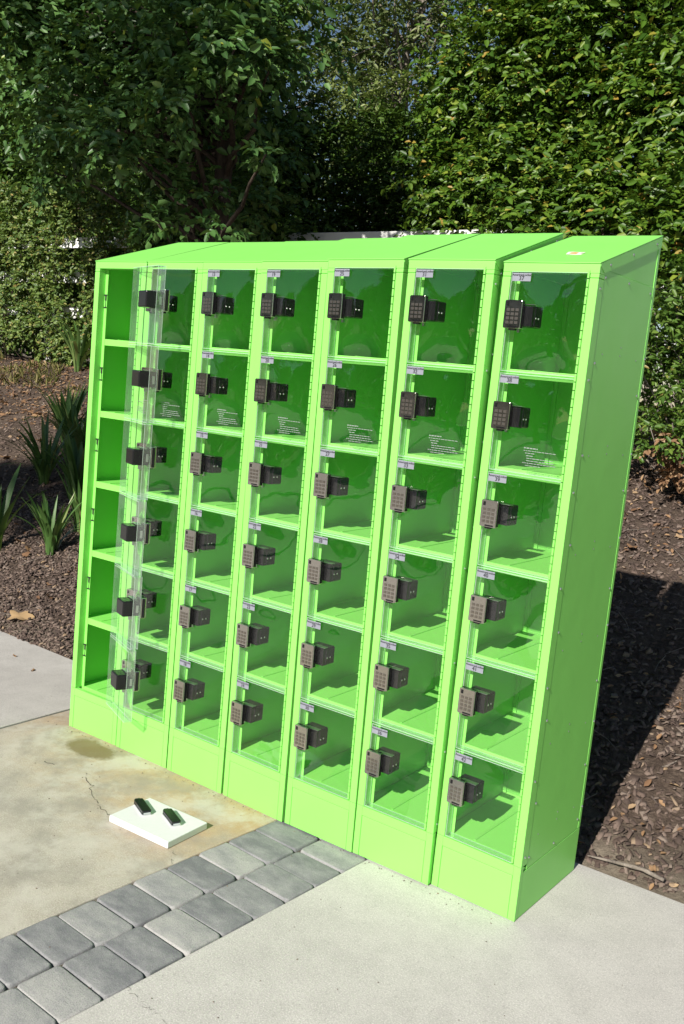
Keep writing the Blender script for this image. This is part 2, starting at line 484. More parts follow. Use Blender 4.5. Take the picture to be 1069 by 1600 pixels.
b = MB(); b.add([(-600, -600, -0.12), (600, -600, -0.12), (600, 0.5, -0.12), (-600, 0.5, -0.12)], [(0, 1, 2, 3)])
o = obj('ground', b.mesh('ground', M['earth'])); o['kind'] = 'structure'
# cracks
def crack(path, parent, w=0.004):
    pts = []
    for (x0, y0), (x1, y1) in zip(path[:-1], path[1:]):
        n = 5
        for i in range(n):
            t = i / n
            pts.append((x0 + (x1 - x0) * t + rnd.gauss(0, 0.004), y0 + (y1 - y0) * t + rnd.gauss(0, 0.004)))
    pts.append(path[-1])
    bb = MB(); vs = []
    for i, p in enumerate(pts):
        ww = w * rnd.uniform(0.25, 1.0)
        vs += [(p[0] - ww * 0.3, p[1] + ww * 0.5, 0.0015), (p[0] + ww * 0.3, p[1] - ww * 0.5, 0.0015)]
    bb.add(vs, [(2 * i, 2 * i + 1, 2 * i + 3, 2 * i + 2) for i in range(len(pts) - 1)])
    obj('crack', bb.mesh('crack', M['crack']), parent)
crack([(0.254, -0.306), (0.30, -0.30)], sl, 0.006)
crack([(0.442, -0.261), (0.517, -0.31), (0.555, -0.319), (0.619, -0.374), (0.672, -0.387), (0.727, -0.419), (0.80, -0.43)], sl, 0.0042)
crack([(1.13, -0.44), (1.17, -0.47), (1.19, -0.50)], sl, 0.002)
crack([(1.576, -1.022), (1.601, -1.031), (1.663, -1.046), (1.695, -1.036), (1.744, -1.049), (1.86, -1.12)], bpy.data.objects['concrete_slab'], 0.0014)

# paver strip: one object per paver
bed = MB(); bed.add([(strip_x(-9, XL), -9, -0.011), (strip_x(-9, XR), -9, -0.011), (strip_x(0.565, XR), 0.565, -0.011), (strip_x(0.565, XL), 0.565, -0.011)], [(0, 1, 2, 3)])
pv = obj('paver_strip', bed.mesh('paver_strip', M['sand'])); pv['kind'] = 'structure'
def paver_mesh(lx, ly, seed):
    r2 = random.Random(seed)
    rc = 0.014
    out = []
    for cx, cy, a0 in ((lx / 2 - rc, ly / 2 - rc, 0), (-lx / 2 + rc, ly / 2 - rc, 90), (-lx / 2 + rc, -ly / 2 + rc, 180), (lx / 2 - rc, -ly / 2 + rc, 270)):
        for k in range(4):
            a = R(a0 + 30 * k)
            out.append((cx + rc * math.cos(a) + r2.gauss(0, 0.0008), cy + rc * math.sin(a) + r2.gauss(0, 0.0008)))
    bb = MB(); n = len(out)
    vs = []
    for s, z in ((1, -0.05), (1, -0.008), (0.975, -0.0015), (0.955, 0.0004), (0.90, 0.0008)):
        vs += [(x * s, y * s, z + (r2.gauss(0, 0.00025) if s > 0.91 else 0)) for x, y in out]
    vs.append((0, 0, 0.0008))
    fs = []
    for k in range(4):
        fs += [(k * n + i, k * n + (i + 1) % n, (k + 1) * n + (i + 1) % n, (k + 1) * n + i) for i in range(n)]
    fs += [(4 * n + i, 4 * n + (i + 1) % n, 5 * n) for i in range(n)]
    bb.add(vs, fs)
    return bb.mesh('paver', M['paver'], True)
PM = [paver_mesh(0.2005, 0.1358, s) for s in range(6)]
for j in range(-4, 12):
    yc = -0.196 - 0.1375 * j
    for ccol, xb in ((0, 1.3145), (1, 1.5185)):
        yy = yc + (0.004 if ccol else 0)
        o = obj('paver', PM[rnd.randrange(6)], pv, (strip_x(yy, xb) + rnd.gauss(0, 0.0015), yy + rnd.gauss(0, 0.0015), rnd.gauss(0, 0.0012)),
                (rnd.gauss(0, 0.006), rnd.gauss(0, 0.006), -0.054 + rnd.gauss(0, 0.008) + (math.pi if rnd.random() < 0.5 else 0)))

# mulch bank
def grid_mesh(name, x0, x1, y0, y1, nx, ny, fz, mat):
    xs = np.linspace(x0, x1, nx); ys = np.linspace(y0, y1, ny)
    X, Yy = np.meshgrid(xs, ys)
    Z = fz(X, Yy)
    v = np.stack([X, Yy, Z], -1).reshape(-1, 3)
    idx = np.arange(nx * ny).reshape(ny, nx)
    q = np.stack([idx[:-1, :-1], idx[:-1, 1:], idx[1:, 1:], idx[1:, :-1]], -1).reshape(-1, 4)
    return np_mesh(name, v, q, mat, smooth=True)
def np_mesh(name, v, q, mat, tone=None, smooth=False):
    me = bpy.data.meshes.new(name)
    k = q.shape[1]
    me.vertices.add(len(v)); me.vertices.foreach_set('co', np.ascontiguousarray(v, dtype=np.float32).ravel())
    me.loops.add(q.size); me.loops.foreach_set('vertex_index', np.ascontiguousarray(q, dtype=np.int32).ravel())
    me.polygons.add(len(q)); me.polygons.foreach_set('loop_start', np.arange(0, q.size, k, dtype=np.int32))
    me.polygons.foreach_set('loop_total', np.full(len(q), k, dtype=np.int32))
    if smooth:
        me.polygons.foreach_set('use_smooth', np.ones(len(q), dtype=bool))
    me.materials.append(mat)
    if tone is not None:
        a = me.attributes.new('tone', 'FLOAT', 'POINT')
        a.data.foreach_set('value', np.ascontiguousarray(tone, dtype=np.float32))
    me.update(calc_edges=True)
    return me
def bank(X, Yy):
    return terr(X, Yy) - 0.03 * np.exp(-np.clip(Yy - 0.57, 0, None) / 0.1) + 0.012 * np.sin(17 * X) * np.sin(13 * Yy + 2 * X)
o = obj('mulch_bank', grid_mesh('mulch_bank', -16, 10, 0.50, 9.0, 180, 120, bank, M['mulch'])); o['kind'] = 'structure'
def back(X, Yy):
    return 1.44 + 0 * X
o = obj('back_lot', grid_mesh('back_lot', -500, 500, 8.9, 600, 8, 8, back, M['earth'])); o['kind'] = 'structure'

# bark chips
def chips(n, xr, yr, smin, smax):
    x = rng.uniform(*xr, n); y = yr[0] + (yr[1] - yr[0]) * rng.random(n) ** 1.25
    z = bank(x, y) + rng.uniform(-0.002, 0.016, n)
    L = rng.uniform(smin, smax, n); W = L * rng.uniform(0.25, 0.6, n); H = L * rng.uniform(0.08, 0.28, n)
    base = np.array([[-.5, -.3, -.5], [.3, -.5, -.5], [.5, .3, -.5], [-.3, .5, -.5], [-.35, -.25, .5], [.25, -.35, .4], [.4, .2, .5], [-.25, .35, .6]])
    v = base[None] * np.stack([L, W, H], -1)[:, None]
    yaw_ = rng.uniform(0, 6.28, n); tx = rng.normal(0, 0.35, n); ty = rng.normal(0.0, 0.35, n)
    v2 = v.copy()
    v2[..., 2] = v[..., 2] + v[..., 0] * ty[:, None] + v[..., 1] * (tx + 0.0)[:, None]
    c, s = np.cos(yaw_)[:, None], np.sin(yaw_)[:, None]
    vx = v2[..., 0] * c - v2[..., 1] * s; vy = v2[..., 0] * s + v2[..., 1] * c
    vv = np.stack([vx + x[:, None], vy + y[:, None], v2[..., 2] + vy * 0.25 + z[:, None]], -1)
    fc = np.array([(4, 5, 6, 7), (0, 1, 5, 4), (1, 2, 6, 5), (2, 3, 7, 6), (3, 0, 4, 7)])
    q = (fc[None] + (np.arange(n) * 8)[:, None, None]).reshape(-1, 4)
    t = np.repeat(rng.random(n) ** 1.35, 8)
    return vv.reshape(-1, 3), q, t
parts = [chips(17000, (0.4, 3.0), (0.60, 5.2), 0.012, 0.046), chips(26000, (-3.4, -0.4), (0.60, 2.8), 0.010, 0.036), chips(9000, (-10, -2.5), (2.0, 6.2), 0.02, 0.055)]
off = 0; V, Q, T = [], [], []
for v, q, t in parts:
    V.append(v); Q.append(q + off); T.append(t); off += len(v)
o = obj('bark_mulch', np_mesh('bark_mulch', np.concatenate(V), np.concatenate(Q), M['chip'], np.concatenate(T)))
tag(o, 'loose dark brown bark chips covering the bank behind the lockers', 'mulch', kind='stuff')

# ------------------------------------------------------------------ lockers
W, D, H, RISE = 0.305, 0.463, 2.018, 0.151
CELL = 0.302
Z0 = 0.184
slope = RISE / D
def frame_mesh():
    b = MB()
    for x0, x1 in ((0, 0.027), (0.278, W)):
        b.box(x0, x1, 0, 0.042, 0.1805, 1.9765)
        b.box(x0, x1, 0.0004, 0.042, 1.9777, 1.990)
    b.box(0, W, 0.0004, 0.042, 1.990, H)
    return bev(b.mesh('front_frame', M['green']), 0.0016, 2)
def strike_mesh(left=True):
    b = MB()
    if left:
        b.box(0.0272, 0.043, 0.0345, 0.0365, 0.186, 1.988)
    else:
        b.box(0.262, 0.2778, 0.0345, 0.0365, 0.186, 1.988)
        for k in range(6):
            for dz in (0.03, 0.10, 0.17, 0.24):
                b.dome((0.270, 0.0345, Z0 + CELL * k + dz), (0, -1, 0), 0.0038, 0.003, 1)
    return b.mesh('strike_strip', [M['green'], M['steel']])
def side_mesh(x0, s):
    b = MB()
    g = 0.0009
    xo, xi = (x0 - g, x0 - 0.003) if s > 0 else (x0 + g, x0 + 0.003)
    lo, hi = min(xo, xi), max(xo, xi)
    ztop = lambda y: H + slope * y
    b.box(lo, hi, 0.0425, D - 0.0185, 0.1615, 2.006)
    lo2, hi2 = (lo - 0.0008, hi - 0.0008) if s > 0 else (lo + 0.0008, hi + 0.0008)
    b.prism([(0.0425, 2.0065), (D - 0.0185, 2.0065), (D - 0.0185, ztop(D - 0.0185) - 0.004), (0.0425, ztop(0.0425) - 0.004)], 'x', lo2, hi2)
    lo3, hi3 = (x0 - 0.004, x0) if s > 0 else (x0, x0 + 0.004)
    b.prism([(D - 0.018, 0.1615), (D, 0.1615), (D, ztop(D) - 0.004), (D - 0.018, ztop(D - 0.018) - 0.004)], 'x', lo3, hi3)
    return bev(b.mesh('side_panel', M['green']), 0.0005)
def back_mesh():
    b = MB()
    b.prism([(0.004, 0.02), (W - 0.004, 0.02), (W - 0.004, H + RISE - 0.01), (0.004, H + RISE - 0.01)], 'y', D - 0.005, D - 0.001)
    # folded seam down the inside of the back
    b.box(0.222, 0.252, D - 0.012, D - 0.0055, 0.19, 1.98)
    b.box(0.0045, 0.018, D - 0.012, D - 0.0055, 0.19, 1.98)
    return b.mesh('back_panel', M['green'])
def top_mesh():
    b = MB()
    zt = lambda y: H + slope * y
    b.prism([(-0.002, zt(-0.002) + 0.0005), (D + 0.002, zt(D + 0.002) + 0.0005), (D + 0.002, zt(D + 0.002) + 0.003), (-0.002, zt(-0.002) + 0.003)], 'x', -0.0015, W + 0.0015)
    for x0, x1 in ((-0.0015, -0.0003), (W + 0.0003, W + 0.0015)):
        b.prism([(0.002, zt(0.002) - 0.001), (D, zt(D) - 0.001), (D, zt(D) - 0.036), (0.035, zt(0.035) - 0.034), (0.002, zt(0.002) - 0.008)], 'x', x0, x1)
    b.box(0.003, W - 0.003, D - 0.0008, D + 0.0012, H + RISE - 0.03, H + RISE)
    return b.mesh('sloped_top', M['green'])
def base_mesh():
    b = MB()
    b.box(0, 0.0236, 0, 0.02, 0.001, 0.1798)
    b.box(0.2806, W, 0, 0.02, 0.001, 0.1798)
    b.box(0.0237, 0.2805, 0, 0.02, 0.1472, 0.1798)
    for x0, x1 in ((0.0005, 0.004), (W - 0.004, W - 0.0005)):
        b.box(x0, x1, 0.0202, D, 0.001, 0.1595)
    b.box(0.005, W - 0.005, 0.022, D - 0.001, 0.001, 0.17)  # unseen inner box added to block light behind the base front
    return bev(b.mesh('base', M['green']), 0.0008)
def base_panel_mesh():
    b = MB(); b.box(0.0249, 0.2793, 0.0006, 0.021, 0.001, 0.1458)
    return bev(b.mesh('base_panel', M['green']), 0.0012, 2)
def shelf_mesh():
    b = MB()
    b.box(0.0045, W - 0.0045, 0.038, D - 0.013, -0.002, 0)
    b.box(0.0275, 0.2775, 0.0355, 0.038, -0.026, 0)
    # thin raised rib running front to back along the shelf sheet
    b.prism([(0.108, 0.0001), (0.1185, 0.0001), (0.1185, 0.0028)], 'y', 0.045, D - 0.014)
    return bev(b.mesh('shelf', M['green']), 0.0006)
def hinge_mesh():
    b = MB()
    z = 0.188
    b.box(0.2705, 0.2775, 0.0005, 0.002, 0.187, 1.987, 1)
    while z < 1.985:
        b.tube([(0.274, -0.0012, z), (0.274, -0.0012, z + 0.0215)], [0.0034, 0.0034], 8, 0)
        z += 0.0245
    return b.mesh('hinge', [M['green'], M['hinge_gap']])
DW, DH = 0.243, 0.2955
def door_mesh(seed):
    r2 = random.Random(seed)
    b = MB()
    nx, nz = 18, 20
    th = 0.003
    bul = r2.uniform(0.008, 0.0105)
    cxo, czo = r2.uniform(-.1, .1), r2.uniform(-.1, .1)
    def yf(u, w):
        # u,w in 0..1 ; shallow pillow, flat rim
        a = 2 * u - 1; c = 2 * w - 1
        aa = max(0, 1 - (abs(a - cxo * (1 - a * a)) / 0.97) ** 2); cc = max(0, 1 - (abs(c - czo * (1 - c * c)) / 0.97) ** 2)
        return -bul * aa * cc
    fr, bk = [], []
    for j in range(nz + 1):
        for i in range(nx + 1):
            u, w = i / nx, j / nz
            y = yf(u, w)
            fr.append((-DW + DW * u, y, DH * w)); bk.append((-DW + DW * u, y + th, DH * w))
    id_ = lambda i, j: j * (nx + 1) + i
    q = [(id_(i, j), id_(i + 1, j), id_(i + 1, j + 1), id_(i, j + 1)) for j in range(nz) for i in range(nx)]
    b.add(fr, q, 0)
    b.add(bk, [f[::-1] for f in q], 0)
    n0 = len(b.f)
    # returned edges of the tray
    dp = 0.030
    t2 = 0.0028
    b.box(-DW, -DW + t2, th, dp, 0, DH, 1)
    b.box(-t2, 0, th, dp, 0, DH, 1)
    b.box(-DW + t2, -t2, th, dp, 0, t2, 1)
    b.box(-DW + t2, -t2, th, dp, DH - t2, DH, 1)
    r_ = 0.0012
    for yy in (-0.0003, dp):
        b.box(-DW - 0.0002, -DW + r_, yy, yy + r_, 0, DH, 2); b.box(-DW, -r_, yy, yy + r_, -0.0002, r_, 2); b.box(-DW, -r_, yy, yy + r_, DH - r_, DH + 0.0002, 2)  # thin beads carrying the painted edge highlights
    # rim faces between front and back skins
    for (xa, xb, za, zb_) in ((-DW, 0, 0, 0), (-DW, 0, DH, DH)):
        b.add([(xa, 0, za), (xb, 0, za), (xb, th, za), (xa, th, za)], [(0, 1, 2, 3)], 1)
    for xa in (-DW, 0):
        b.add([(xa, 0, 0), (xa, th, 0), (xa, th, DH), (xa, 0, DH)], [(0, 1, 2, 3)], 1)
    me = bpy.data.meshes.new('door')
    me.from_pydata(b.v, [], b.f)
    me.materials.append(M['clear']); me.materials.append(M['clear_edge']); me.materials.append(M['rim_glint'])
    me.polygons.foreach_set('material_index', b.mi)
    sm = [i < n0 for i in range(len(b.f))]
    me.polygons.foreach_set('use_smooth', sm)
    me.update()
    return me
KX, KZ = -0.2135, 0.168
def keypad_mesh():
    b = MB()
    w, h = 0.028, 0.042
    yf = -0.025
    b.box(KX - w, KX + w, yf + 0.002, -0.003, KZ - h, KZ + h, 2)
    me = bev(b.mesh('lock_keypad', [M['nickel'], M['key'], M['black']]), 0.003, 3)
    d = MB()
    ww, hh, ch = w - 0.0008, h - 0.0008, 0.003
    d.prism([(KX - ww, KZ - hh + ch), (KX - ww + ch, KZ - hh), (KX + ww - ch, KZ - hh), (KX + ww, KZ - hh + ch), (KX + ww, KZ + hh - ch), (KX + ww - ch, KZ + hh), (KX - ww + ch, KZ + hh), (KX - ww, KZ + hh - ch)], 'y', yf, yf + 0.0019, 0)
    for r_ in range(4):
        for c_ in range(3):
            x = KX - 0.0145 + 0.0145 * c_; z = KZ + 0.013 - 0.0125 * r_
            d.box(x - 0.0046, x + 0.0046, yf - 0.0018, yf - 0.0002, z - 0.004, z + 0.004, 1)
    d.box(KX - 0.021, KX - 0.013, yf - 0.001, yf - 0.0002, KZ + 0.024, KZ + 0.036, 2)
    d.box(KX - 0.008, KX + 0.020, yf - 0.001, yf - 0.0002, KZ - 0.039, KZ - 0.0345, 2)
    d.box(KX - 0.010, KX + 0.010, -0.021, -0.006, KZ - h - 0.005, KZ - h + 0.0, 2)
    return join_mb(me, d)
def join_mb(me, d):
    bm = bmesh.new(); bm.from_mesh(me)
    base = len(bm.verts)
    vs = [bm.verts.new(v) for v in d.v]
    for f, mi in zip(d.f, d.mi):
        try:
            fc = bm.faces.new([vs[i] for i in f]); fc.material_index = mi
        except ValueError:
            pass
    bmesh.ops.recalc_face_normals(bm, faces=bm.faces)
    bm.to_mesh(me); bm.free()
    return me
def housing_mesh():
    b = MB()
    b.box(-0.236, -0.160, 0.018, 0.070, KZ - 0.033, KZ + 0.030, 0)
    me = bev(b.mesh('lock_housing', [M['black'], M['steel']]), 0.005, 3)
    d = MB()
    d.box(-0.234, -0.1615, 0.0032, 0.0178, KZ - 0.031, KZ + 0.028, 0)
    for yy in (0.018, 0.036):
        d.dome((-0.160, yy + 0.008, KZ - 0.006), (1, 0, 0), 0.0032, 0.0022, 1)
    d.box(KX - 0.004, KX + 0.004, 0.024, 0.036, KZ - 0.050, KZ - 0.0345, 1)
    return join_mb(me, d)
def latch_mesh():
    b = MB()
    b.box(-0.215, -0.159, 0.004, 0.026, KZ + 0.0315, KZ + 0.0333)
    b.box(-0.2395, -0.2365, 0.006, 0.016, KZ - 0.018, KZ + 0.012)
    return bev(b.mesh('latch', M['steel']), 0.0006)
def text_geo(s, size, cx, cz, y, ext=0.0003):
    cu = bpy.data.curves.new('t', 'FONT')
    cu.body = s; cu.size = size; cu.align_x = 'CENTER'; cu.align_y = 'CENTER'; cu.resolution_u = 2
    ob = bpy.data.objects.new('t', cu); COL.objects.link(ob)
    bpy.context.view_layer.update()
    me = bpy.data.meshes.new_from_object(ob.evaluated_get(bpy.context.evaluated_depsgraph_get()))
    vs = [(v.co.x + cx, y, v.co.y + cz) for v in me.vertices]
    fs = [tuple(p.vertices) for p in me.polygons]
    bpy.data.objects.remove(ob); bpy.data.curves.remove(cu); bpy.data.meshes.remove(me)
    return vs, fs
LX, LZ = -0.2065, 0.2785
HEAD = text_geo('AmericanLocker', 0.0094, LX, LZ + 0.0062, -0.0072)
def label_mesh(num):
    b = MB()
    b.box(LX - 0.0305, LX + 0.0305, -0.0066, -0.0059, LZ - 0.012, LZ + 0.012, 0)
    vs, fs = text_geo(str(num), 0.0172, LX, LZ - 0.004, -0.0072)
    b.add(*HEAD, 1); b.add(vs, fs, 1)
    # thicken the bold head line by a second offset strike
    b.add([(v[0] + 0.0006, v[1] - 0.0001, v[2]) for v in HEAD[0]], HEAD[1], 1)
    b.add([(v[0] + 0.0007, v[1] - 0.0001, v[2]) for v in vs], fs, 1)
    me = bpy.data.meshes.new('number_label')
    me.from_pydata(b.v, [], b.f)
    me.materials.append(M['label']); me.materials.append(M['ink'])
    me.polygons.foreach_set('material_index', b.mi); me.update()
    return me
def notice_mesh():
    b = MB(); r2 = random.Random(3)
    z = 0.082
    for ln, (i0, h, wd) in enumerate(((0, .0032, .045), (0, .0020, .105), (.006, .0022, .03), (.010, .0024, .022), (.012, .0022, .085), (.012, .0020, .09), (0, .0020, .11), (.01, .0018, .05))):
        x = -0.128 + i0
        end = x + wd
        while x < end:
            wl = r2.uniform(0.004, 0.013)
            b.box(x, min(x + wl, end), -0.0128, -0.0123, z - h, z)
            x += wl + 0.0022
        z -= h + 0.0052
    return b.mesh('printed_notice', M['white_ink'])
def slot_mesh():
    b = MB()
    b.box(0.0275, 0.0425, 0.0318, 0.0343, 0.020, 0.026); b.box(0.0275, 0.0425, 0.0318, 0.0343, -0.030, -0.025)
    b.prism([(0.0365, -0.0249), (0.0385, -0.0249), (0.0385, -0.002), (0.0405, 0.002), (0.0405, 0.0199), (0.0325, 0.0199), (0.0325, 0.002), (0.0365, -0.002)], 'y', 0.0318, 0.0343)
    return b.mesh('latch_slot', M['black_dull'])
FR, STL, STR = frame_mesh(), strike_mesh(True), strike_mesh(False)
SDL, SDR, BK, TP, BS, BP, SH, HG = side_mesh(0, -1), side_mesh(W, 1), back_mesh(), top_mesh(), base_mesh(), base_panel_mesh(), shelf_mesh(), hinge_mesh()
DOORS = [door_mesh(s) for s in range(5)]
KP, HS, LT, NTc, SL = keypad_mesh(), housing_mesh(), latch_mesh(), notice_mesh(), slot_mesh()
rv = MB(); rv.dome((0, 0, 0), (1, 0, 0), 0.0042, 0.0032, 0, 12)
RV = rv.mesh('rivet', M['steel'], True)
rv = MB(); rv.dome((0, 0, 0), (1, 0, 0), 0.0028, 0.0012, 0, 10)
RVS = rv.mesh('rivet', M['steel'], True)
LOC = [ # x, y, z, yaw, lean x, lean y (degrees)
    (0.0007, 0.0009, 0.0, 0.96, -0.30, 0.10), (0.3124, 0.0026, 0.0, 0.28, -0.43, 0.07), (0.6273, 0.0008, 0.0, -0.55, -0.34, -0.01),
    (0.943, -0.0014, 0.0, -1.32, 0.13, -0.09), (1.262, -0.0102, 0.0041, -0.14, 0.40, -0.23), (1.570, -0.0075, 0.0054, 0.84, 0.40, 0.15),
    (1.8785, 0.0147, 0.0032, -0.24, 0.0, 0.45)]
LLAB = ['green locker at the far left end, its six clear doors swung open',
        'second green locker from the left, partly behind the open clear doors',
        'green locker with doors 13 to 18, third from the left',
        'green locker with doors 19 to 24, in the middle of the row',
        'green locker with doors 25 to 30, taller-looking step right of the middle',
        'green locker with doors 31 to 36, next to the stickered end locker',
        'green six-door locker with doors 37 to 42 and a sticker on its top']
for i, (x, y, z, ya, lx, ly) in enumerate(LOC):
    t = empty('locker', (x, y, z))
    t.rotation_mode = 'XYZ'
    mrot = Matrix.Rotation(R(ya), 3, 'Z') @ Matrix.Rotation(R(lx), 3, 'X') @ Matrix.Rotation(R(ly), 3, 'Y')
    t.rotation_euler = mrot.to_euler('XYZ')
    tag(t, LLAB[i], 'locker', 'row of green lockers')
    obj('front_frame', FR, t); obj('strike_strip', STL, t); obj('strike_strip', STR, t)
    obj('side_panel', SDL, t); obj('side_panel', SDR, t); obj('back_panel', BK, t)
    tp = obj('sloped_top', TP, t); obj('base', BS, t); obj('base_panel', BP, t)
    obj('hinge', HG, t)
    for k in range(6):
        zb = Z0 + CELL * k
        obj('shelf', SH, t, (0, 0, zb + (0.010 if k else 0.001)))
        th = 0.0
        if i == 0:
            th = R((156.4, 157.8, 156.8, 157.6, 158.6, 160.4)[k])
        d = obj('door', DOORS[(i * 2 + k * 3 + i * k) % 5], t, (0.274, -0.001, zb + 0.002), (0, 0, th))
        obj('lock_keypad', KP, d); obj('lock_housing', HS, d); obj('latch', LT, d)
        if i >= 2:
            obj('number_label', label_mesh(1 + i * 6 + (5 - k)), d)
        if k == 4:
            obj('printed_notice', NTc, d)
        if i == 0:
            sl_ = obj('latch_slot', SL, t, (0, 0, zb + KZ))
    if i in (5, 6):
        rl = [(0.05, 1.985), (0.052, 1.741), (0.052, 1.47), (0.05, 1.20), (0.05, 0.93), (0.05, 0.65), (0.05, 0.38), (0.05, 0.20)]
        rl += [(0.02, 1.95), (0.022, 1.69), (0.02, 1.36), (0.02, 1.07), (0.02, 0.76), (0.02, 0.46), (0.02, 0.21)]
        rl += [(0.235, 1.992), (0.425, 1.985), (0.43, 1.66), (0.43, 1.35), (0.43, 1.02), (0.43, 0.70), (0.43, 0.40), (0.43, 0.20), (0.24, 0.18)]
        rl += [(0.455, 1.94), (0.455, 1.78), (0.455, 1.47), (0.455, 1.19), (0.455, 0.89), (0.455, 0.55), (0.455, 0.24)]
        for (yy, zz) in rl:
            obj('rivet', RV, t, (W - 0.0009 if 0.042 < yy < 0.445 else W, yy, zz))
        for (yy, frac) in ((0.07, 0.017), (0.235, 0.017), (0.42, 0.017)):
            obj('rivet', RV, tp, (W + 0.0015, yy, H + slope * yy - frac))
        for kk in range(6):
            for (yy, dz) in ((0.10, 0.02), (0.24, 0.05), (0.24, 0.025), (0.38, 0.02)):
                obj('rivet', RVS, t, (W - 0.0009, yy, 0.36 + CELL * kk + dz - 0.12))
    if i == 6:
        b = MB()
        pts = [(-0.031, -0.021), (0.026, -0.023), (0.031, -0.018), (0.032, 0.017), (0.024, 0.022), (-0.010, 0.020), (-0.020, 0.023), (-0.033, 0.016)]
        b.prism(pts, 'z', 0.0, 0.0008, 0)
        b.prism([(-0.024, -0.013), (-0.002, -0.015), (0.001, 0.010), (-0.012, 0.015), (-0.022, 0.009)], 'z', 0.0009, 0.0012, 1)
        b.box(0.008, 0.024, -0.004, -0.001, 0.0009, 0.0012, 2); b.box(0.008, 0.022, 0.006, 0.009, 0.0009, 0.0012, 2)
        st = obj('sticker', b.mesh('sticker', [M['paper'], M['orange'], M['key']]), tp, (0.172, 0.135, H + slope * 0.135 + 0.0032), (math.atan(slope), 0, 0.2))

# ------------------------------------------------------------------ cutting board and key fobs
b = MB(); b.box(-0.143, 0.143, -0.1, 0.1, 0.001, 0.026)
bd = obj('plastic_board', bev(b.mesh('plastic_board', M['board']), 0.003, 3), None, (0.9615, -0.353, 0), (0, 0, R(2.8)))
tag(bd, 'thick white plastic board lying on the stained concrete', 'board')
def fob(loc, rz, label):
    t = empty('key_fob', loc); t.rotation_euler = (0, 0, rz)
    tag(t, label, 'key fob', 'black key fobs on the board')
    def outl(L, Wd, r):
        o = []
        for cx, cy, a0 in ((L / 2 - r, Wd / 2 - r, 0), (-L / 2 + r, Wd / 2 - r, 90), (-L / 2 + r, -Wd / 2 + r, 180), (L / 2 - r, -Wd / 2 + r, 270)):
            o += [(cx + r * math.cos(R(a0 + 22.5 * k)), cy + r * math.sin(R(a0 + 22.5 * k))) for k in range(5)]
        return o
    b = MB(); b.prism(outl(0.105, 0.034, 0.006), 'z', 0.006, 0.0185)
    obj('body', bev(b.mesh('body', M['black']), 0.002, 2), t)
    b = MB(); b.prism(outl(0.107, 0.036, 0.007), 'z', 0.0, 0.0058)
    b.box(0.047, 0.0542, -0.013, 0.013, 0.006, 0.0125)
    obj('metal_rim', bev(b.mesh('metal_rim', M['chrome']), 0.001, 2), t)
    b = MB(); b.prism([(-0.060, -0.010), (-0.0526, -0.014), (-0.0526, 0.012), (-0.060, 0.006)], 'z', 0.005, 0.0165)
    obj('release_tab', bev(b.mesh('release_tab', M['black_dull']), 0.001, 1), t)
fob((0.868, -0.345, 0.0262), R(-24), 'black key fob with chrome rim nearer the left corner of the board')
fob((0.999, -0.325, 0.0262), R(-24), 'black key fob with chrome rim at the middle of the board')

# ------------------------------------------------------------------ fence
FY = 6.3
fence = empty('rail_fence', (-4, FY, 1.55))
tag(fence, 'white vinyl rail fence on top of the bank, mostly overgrown', 'fence')
b = MB(); b.box(-1.22, 1.22, -0.02, 0.02, -0.075, 0.075)
RAIL = bev(b.mesh('rail', M['vinyl']), 0.005, 2)
b = MB(); b.box(-0.065, 0.065, -0.065, 0.065, -0.3, 1.62)
b.prism([(-0.075, -0.075), (0.075, -0.075), (0.075, 0.075), (-0.075, 0.075)], 'z', 1.6205, 1.64)
POST = bev(b.mesh('post', M['vinyl']), 0.004, 2)
for k in range(-4, 6):
    xx = 1.0 - 2.44 * k
    base = 1.56
    if -14 < xx < 6:
        obj('post', POST, fence, (xx + 4, 0, base - 1.55))
    for zz in (3.165, 2.68, 2.19):
        obj('rail', RAIL, fence, (xx + 1.22 + 4, -0.088, zz - 1.55))

# ------------------------------------------------------------------ foliage
LEAF_F = np.array([[0, 1, 2, 3], [0, 3, 4, 5]])
def leaf_verts(pos, ax, nr, L, wr, fold=0.25, droop=0.15):
    ax = ax / np.linalg.norm(ax, axis=1, keepdims=True)
    sd = np.cross(nr, ax); sd /= np.linalg.norm(sd, axis=1, keepdims=True) + 1e-9
    n2 = np.cross(ax, sd)
    Wd = (L * wr)[:, None]; L = L[:, None]
    base = pos
    l1 = pos + ax * L * 0.33 + sd * Wd * 0.5 + n2 * Wd * fold
    l2 = pos + ax * L * 0.72 + sd * Wd * 0.40 + n2 * (Wd * fold * 0.6 - L * droop * 0.4)
    tip = pos + ax * L - n2 * L * droop
    r2 = pos + ax * L * 0.72 - sd * Wd * 0.40 + n2 * (Wd * fold * 0.6 - L * droop * 0.4)
    r1 = pos + ax * L * 0.33 - sd * Wd * 0.5 + n2 * Wd * fold
    return np.stack([base, l1, l2, tip, r2, r1], 1)
def leaf_mesh(name, lv, mat, tone):
    n = len(lv)
    q = (LEAF_F[None] + (np.arange(n) * 6)[:, None, None]).reshape(-1, 4)
    return np_mesh(name, lv.reshape(-1, 3), q, mat, np.repeat(tone, 6), smooth=True)
def unit(v):
    return v / (np.linalg.norm(v, axis=1, keepdims=True) + 1e-9)
